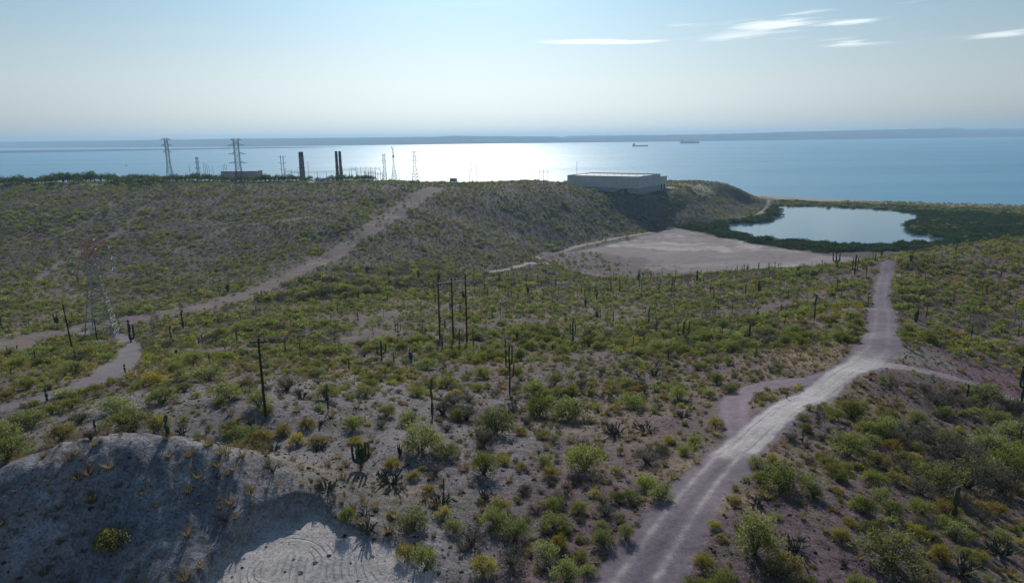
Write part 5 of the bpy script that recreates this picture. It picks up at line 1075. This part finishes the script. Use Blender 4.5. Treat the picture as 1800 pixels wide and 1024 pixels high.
for sx in (-1, 0, 1):
    for sy in (-1, 1):
        mb = MB(); mb.tube((sx*Lc*.45, sy*1.8, -.2), (sx*Lc*.45, sy*1.8, Hc), .15, .15, 5); mb.build('post', M_GALVD, root)
mb = MB(); mb.box((0, 0, Hc+.1), (Lc, 5.0, .35)); mb.build('roof', M_WHITE, root)
t = zt(548, 318, 770); mb = MB(); mb.path([(0, 0, -.2), (0, 0, 1.6)], [4.4, 4.2], 16); root = empty('water_tank', (t[0], 770, gz(t[0], 770))); tag(root, 'small white domed tank among the trees right of the squat smokestack', 'tank'); mb.build('tank_wall', M_WHITE, root)
mb = MB(); mb.path([(0, 0, 1.6), (0, 0, 2.4), (0, 0, 3.0)], [4.3, 3.4, 1.8], 16); mb.build('dome', M_WHITE, root)
M_SOLAR = mat('solar_glass', (.035, .05, .10), .25, .1, 1)
for k, (u, v) in enumerate(((557, 322), (565, 320.5), (573, 322.5), (581, 324))):
    t = zt(u, v, 742-4*(k % 2)); root = empty('solar_array', (t[0], t[1], gz(t[0], t[1]))); tag(root, 'dark blue tilted solar array on the plateau, %s from the left' % ORDW[k], 'solar panel', 'solar arrays on the plateau')
    mb = MB(); V_ = [(-2.6, -1.8, 1.6), (2.6, -1.8, 1.6), (2.6, 1.8, 3.0), (-2.6, 1.8, 3.0)]; mb.add(V_+[(a, b_, c_-.15) for a, b_, c_ in V_], [(0, 1, 2, 3), (7, 6, 5, 4), (0, 4, 5, 1), (1, 5, 6, 2), (2, 6, 7, 3), (3, 7, 4, 0)]); mb.build('panel', M_SOLAR, root)
    mb = MB(); [mb.tube((sx*2, sy*1.3, -.2), (sx*2, sy*1.3, 2.2+sy*.45), .1, .1, 4) for sx in (-1, 1) for sy in (-1, 1)]; mb.build('frame', M_GALVD, root)

# ------------------------------------------------------------------ the wide shed on the headland
zc = PLAT_Z; M_SHED = mat('ribbed_metal_wall', (.62, .60, .57), .75, .05, .15); M_PLN = mat('block_plinth', (.40, .39, .41), .9, .1, .3)
ang = math.atan2(w1[1], w1[0]); w2o = np.array([-w1[1], w1[0]]); w2o = w2o if w2o@w2 > 0 else -w2o
root = empty('warehouse', (WC[0], WC[1], zc)); tag(root, 'huge windowless pale shed on the headland above the lagoon', 'warehouse'); HW = zt(1121, 311, WC[1])[2]-zc; HP = zt(1115, 331, WC[1])[2]-zc
def lp3(a, b, z): return (w1[0]*a+w2o[0]*b, w1[1]*a+w2o[1]*b, z)
def wallbox(a0, b0, a1, b1, z0, z1, th, name, mt, parent=None):
    A_ = Vector(lp3(a0, b0, 0)); B_ = Vector(lp3(a1, b1, 0)); d = B_-A_; mb = MB(); c_ = (A_+B_)/2; mb.box((c_.x, c_.y, (z0+z1)/2), (d.length, th, z1-z0), math.atan2(d.y, d.x)); return mb.build(name, mt, parent or root)
for (a0, b0, a1, b1) in ((0, 0, WL, 0), (0, .3, 0, WD), (WL, .3, WL, WD), (0, WD, WL, WD)):
    wl_ = wallbox(a0, b0, a1, b1, HP, HW, .5, 'wall', M_SHED); wallbox(a0, b0, a1, b1, HW+.002, HW+.4, .62, 'parapet', M_ROOF)
    wallbox(a0, b0, a1, b1, -3, HP-.002, .9, 'plinth', M_PLN)
for a0, b0, a1, b1 in ((0, 0, WL, 0), (0, 0, 0, WD)):
    n_ = 17 if a1 else 12
    for k in range(1, n_):
        f = k/n_; wallbox(a0+(a1-a0)*f-.12*(a1 > 0), b0+(b1-b0)*f-.12*(b1 > 0)-(.3 if a1 else 0), a0+(a1-a0)*f+.12*(a1 > 0), b0+(b1-b0)*f+.12*(b1 > 0)-(.3 if a1 else 0), HP, HW-.1, .16 if a1 else .7, 'wall_rib', M_SHED)
V_ = [lp3(.2, .2, HW-.9), lp3(WL-.2, .2, HW-.9), lp3(WL-.2, WD/2, HW-.35), lp3(WL-.2, WD-.2, HW-.9), lp3(.2, WD-.2, HW-.9), lp3(.2, WD/2, HW-.35)]
mb = MB(); mb.add(V_, [(0, 1, 2, 5), (5, 2, 3, 4)]); mb.build('roof', M_ROOF, root)
for k in range(9):
    mb = MB(); c_ = lp3(8+k*10.5, WD/2, HW-.5); mb.box(c_, (2.2, 2.2, .6), ang); mb.tube((c_[0], c_[1], c_[2]+.3), (c_[0], c_[1], c_[2]+.6), .8, .6, 8); mb.build('roof_vent', M_GALVD, root)
wallbox(14, -.62, 19, -.62, .2, 5, .3, 'loading_door', M_DARKM); wallbox(24, -.62, 26, -.62, .2, 3.4, .3, 'door', M_DARKM); wallbox(20, -.62, 23, -.62, 2.2, 4.6, .3, 'window', M_DARKM)
wallbox(WL+.3, 4, WL+8, 4, -1, HW*.62, .5, 'side_annex_wall', M_SHED); wallbox(WL+8, 4, WL+8, 20, -1, HW*.62, .5, 'side_annex_wall', M_SHED)
def q2(a, b, z): return lp3(a, b, z)
HA = HW*.80
for (a0, b0, a1, b1) in ((2, WD+.4, 2, WD+30), (2, WD+30, 30, WD+30), (30, WD+30, 30, WD+.4)): wallbox(a0, b0, a1, b1, -1, HA, .5, 'rear_annex_wall', M_SHED)
mb = MB(); mb.add([q2(1.6, WD+.4, HA+.3), q2(30.4, WD+.4, HA+.3), q2(30.4, WD+30.4, HA+.1), q2(1.6, WD+30.4, HA+.1)]+[q2(1.6, WD+.4, HA), q2(30.4, WD+.4, HA), q2(30.4, WD+30.4, HA-.2), q2(1.6, WD+30.4, HA-.2)], [(0, 1, 2, 3), (7, 6, 5, 4), (0, 4, 5, 1), (1, 5, 6, 2), (2, 6, 7, 3), (3, 7, 4, 0)]); mb.build('annex_roof', M_DARKM, root)
wallbox(1.6, WD+8, 1.6, WD+13, 0, 6, .3, 'annex_door', M_DARKM); wallbox(1.6, WD+18, 1.6, WD+23, 0, 6, .3, 'annex_door', M_DARKM)

# ------------------------------------------------------------------ ships
M_HULL = mat('ship_hull', (.03, .04, .06), .6, .1, .02); M_SUP = mat('ship_superstructure', (.22, .24, .26), .7, .1, .02)
def ship(u0, u1, v, label, kind):
    a = at_z(np.array(float(u0)), np.array(float(v)), 0.); b_ = at_z(np.array(float(u1)), np.array(float(v)-.0117*(u1-u0)), 0.); Y = (a[1]+b_[1])/2; L = b_[0]-a[0]; root = empty('cargo_ship', ((a[0]+b_[0])/2, Y, 0)); tag(root, label, 'ship', 'ships anchored in the bay')
    Wd = L*.15; Hh = L*.062; mb = MB(); secs = [(-.5, .55, 1.0), (-.47, .8, 1.0), (-.3, 1, .95), (.3, 1, .95), (.42, .7, 1.15), (.48, .3, 1.35), (.505, .06, 1.45)]; V_ = []
    for fx, fw, fh in secs: V_ += [(fx*L, -Wd/2*fw*.7, -2), (fx*L, Wd/2*fw*.7, -2), (fx*L, Wd/2*fw, Hh*fh), (fx*L, -Wd/2*fw, Hh*fh)]
    F_ = [(i*4+k, i*4+(k+1) % 4, i*4+4+(k+1) % 4, i*4+4+k) for i in range(len(secs)-1) for k in range(4)]+[(3, 2, 1, 0), tuple(range(len(secs)*4-4, len(secs)*4))]
    mb.add(V_, F_); mb.build('hull', M_HULL, root)
    mb = MB(); mb.box((-.38*L, 0, Hh*1.75), (.11*L, Wd*.8, Hh*1.6)); mb.box((-.36*L, 0, Hh*2.8), (.07*L, Wd*.9, Hh*.6)); mb.build('deckhouse', M_SUP, root)
    mb = MB(); mb.tube((-.44*L, 0, Hh), (-.44*L, 0, Hh*3.1), L*.016, L*.014, 8); mb.build('funnel', M_HULL, root)
    mb = MB(); mb.tube((-.35*L, 0, Hh*3), (-.35*L, 0, Hh*4.2), L*.004, L*.003, 4); mb.tube((.46*L, 0, Hh*1.3), (.46*L, 0, Hh*2.4), L*.004, L*.003, 4); mb.build('mast', M_SUP, root)
    for k in range(5 if kind == 'tanker' else 8):
        fx = -.24+k*(.62/(4 if kind == 'tanker' else 7)); mb = MB(); hh = Hh*(.35 if kind == 'tanker' else .9+.35*(k % 3 == 0)); mb.box((fx*L, 0, Hh*.95+hh/2), (L*(.06 if kind == 'tanker' else .075), Wd*.75, hh)); mb.build('hatch' if kind == 'tanker' else 'deck_stack', M_HULL if kind == 'tanker' else M_SUP, root)
    return root
ship(1111, 1139, 257.6, 'dark low ship with its bridge at the left end', 'tanker'); ship(1195, 1229, 252.4, 'hazier ship further out with cargo stacked along its deck', 'cargo')
a = at_z(np.array(222.), np.array(291.), 0.); root = empty('sailing_boat', a); tag(root, 'small dark sailing boat with a bare mast off the left plateau', 'boat'); L = 13.0
mb = MB(); secs = [(-.5, .6, .9), (-.2, 1, .85), (.2, .9, .9), (.5, .05, 1.2)]; V_ = []
for fx, fw, fh in secs: V_ += [(fx*L, -1.2*fw, -.3), (fx*L, 1.2*fw, -.3), (fx*L, 2*fw, 1.6*fh), (fx*L, -2*fw, 1.6*fh)]
mb.add(V_, [(i*4+k, i*4+(k+1) % 4, i*4+4+(k+1) % 4, i*4+4+k) for i in range(3) for k in range(4)]+[(3, 2, 1, 0), (12, 13, 14, 15)]); mb.build('hull', M_HULL, root)
mb = MB(); mb.box((-.5, 0, 1.9), (4, 2, .8)); mb.build('cabin', M_HULL, root); mb = MB(); mb.tube((.8, 0, 1.2), (.8, 0, 15), .16, .1, 6); mb.tube((.8, 0, 3), (-4.5, 0, 3.2), .14, .12, 5); mb.build('mast', M_SUP, root)
print('built', time.time()-_T0)

# ------------------------------------------------------------------ haze
hm = bpy.data.materials.new('haze_air'); hm.use_nodes = True; nt = hm.node_tree; nt.nodes.clear()
pv = N(nt, 'ShaderNodeVolumePrincipled', {'Color': (.45, .72, 1.0, 1), 'Density': HAZE_D, 'Anisotropy': HAZE_G})
N(nt, 'ShaderNodeOutputMaterial', {'Volume': pv.outputs[0]})
hb = MB(); hb.box((0, 12500, 117), (70000, 33600, 250)); hz_o = hb.build('haze', hm); tag(hz_o, 'thin pale sea haze over the bay', kind='stuff')
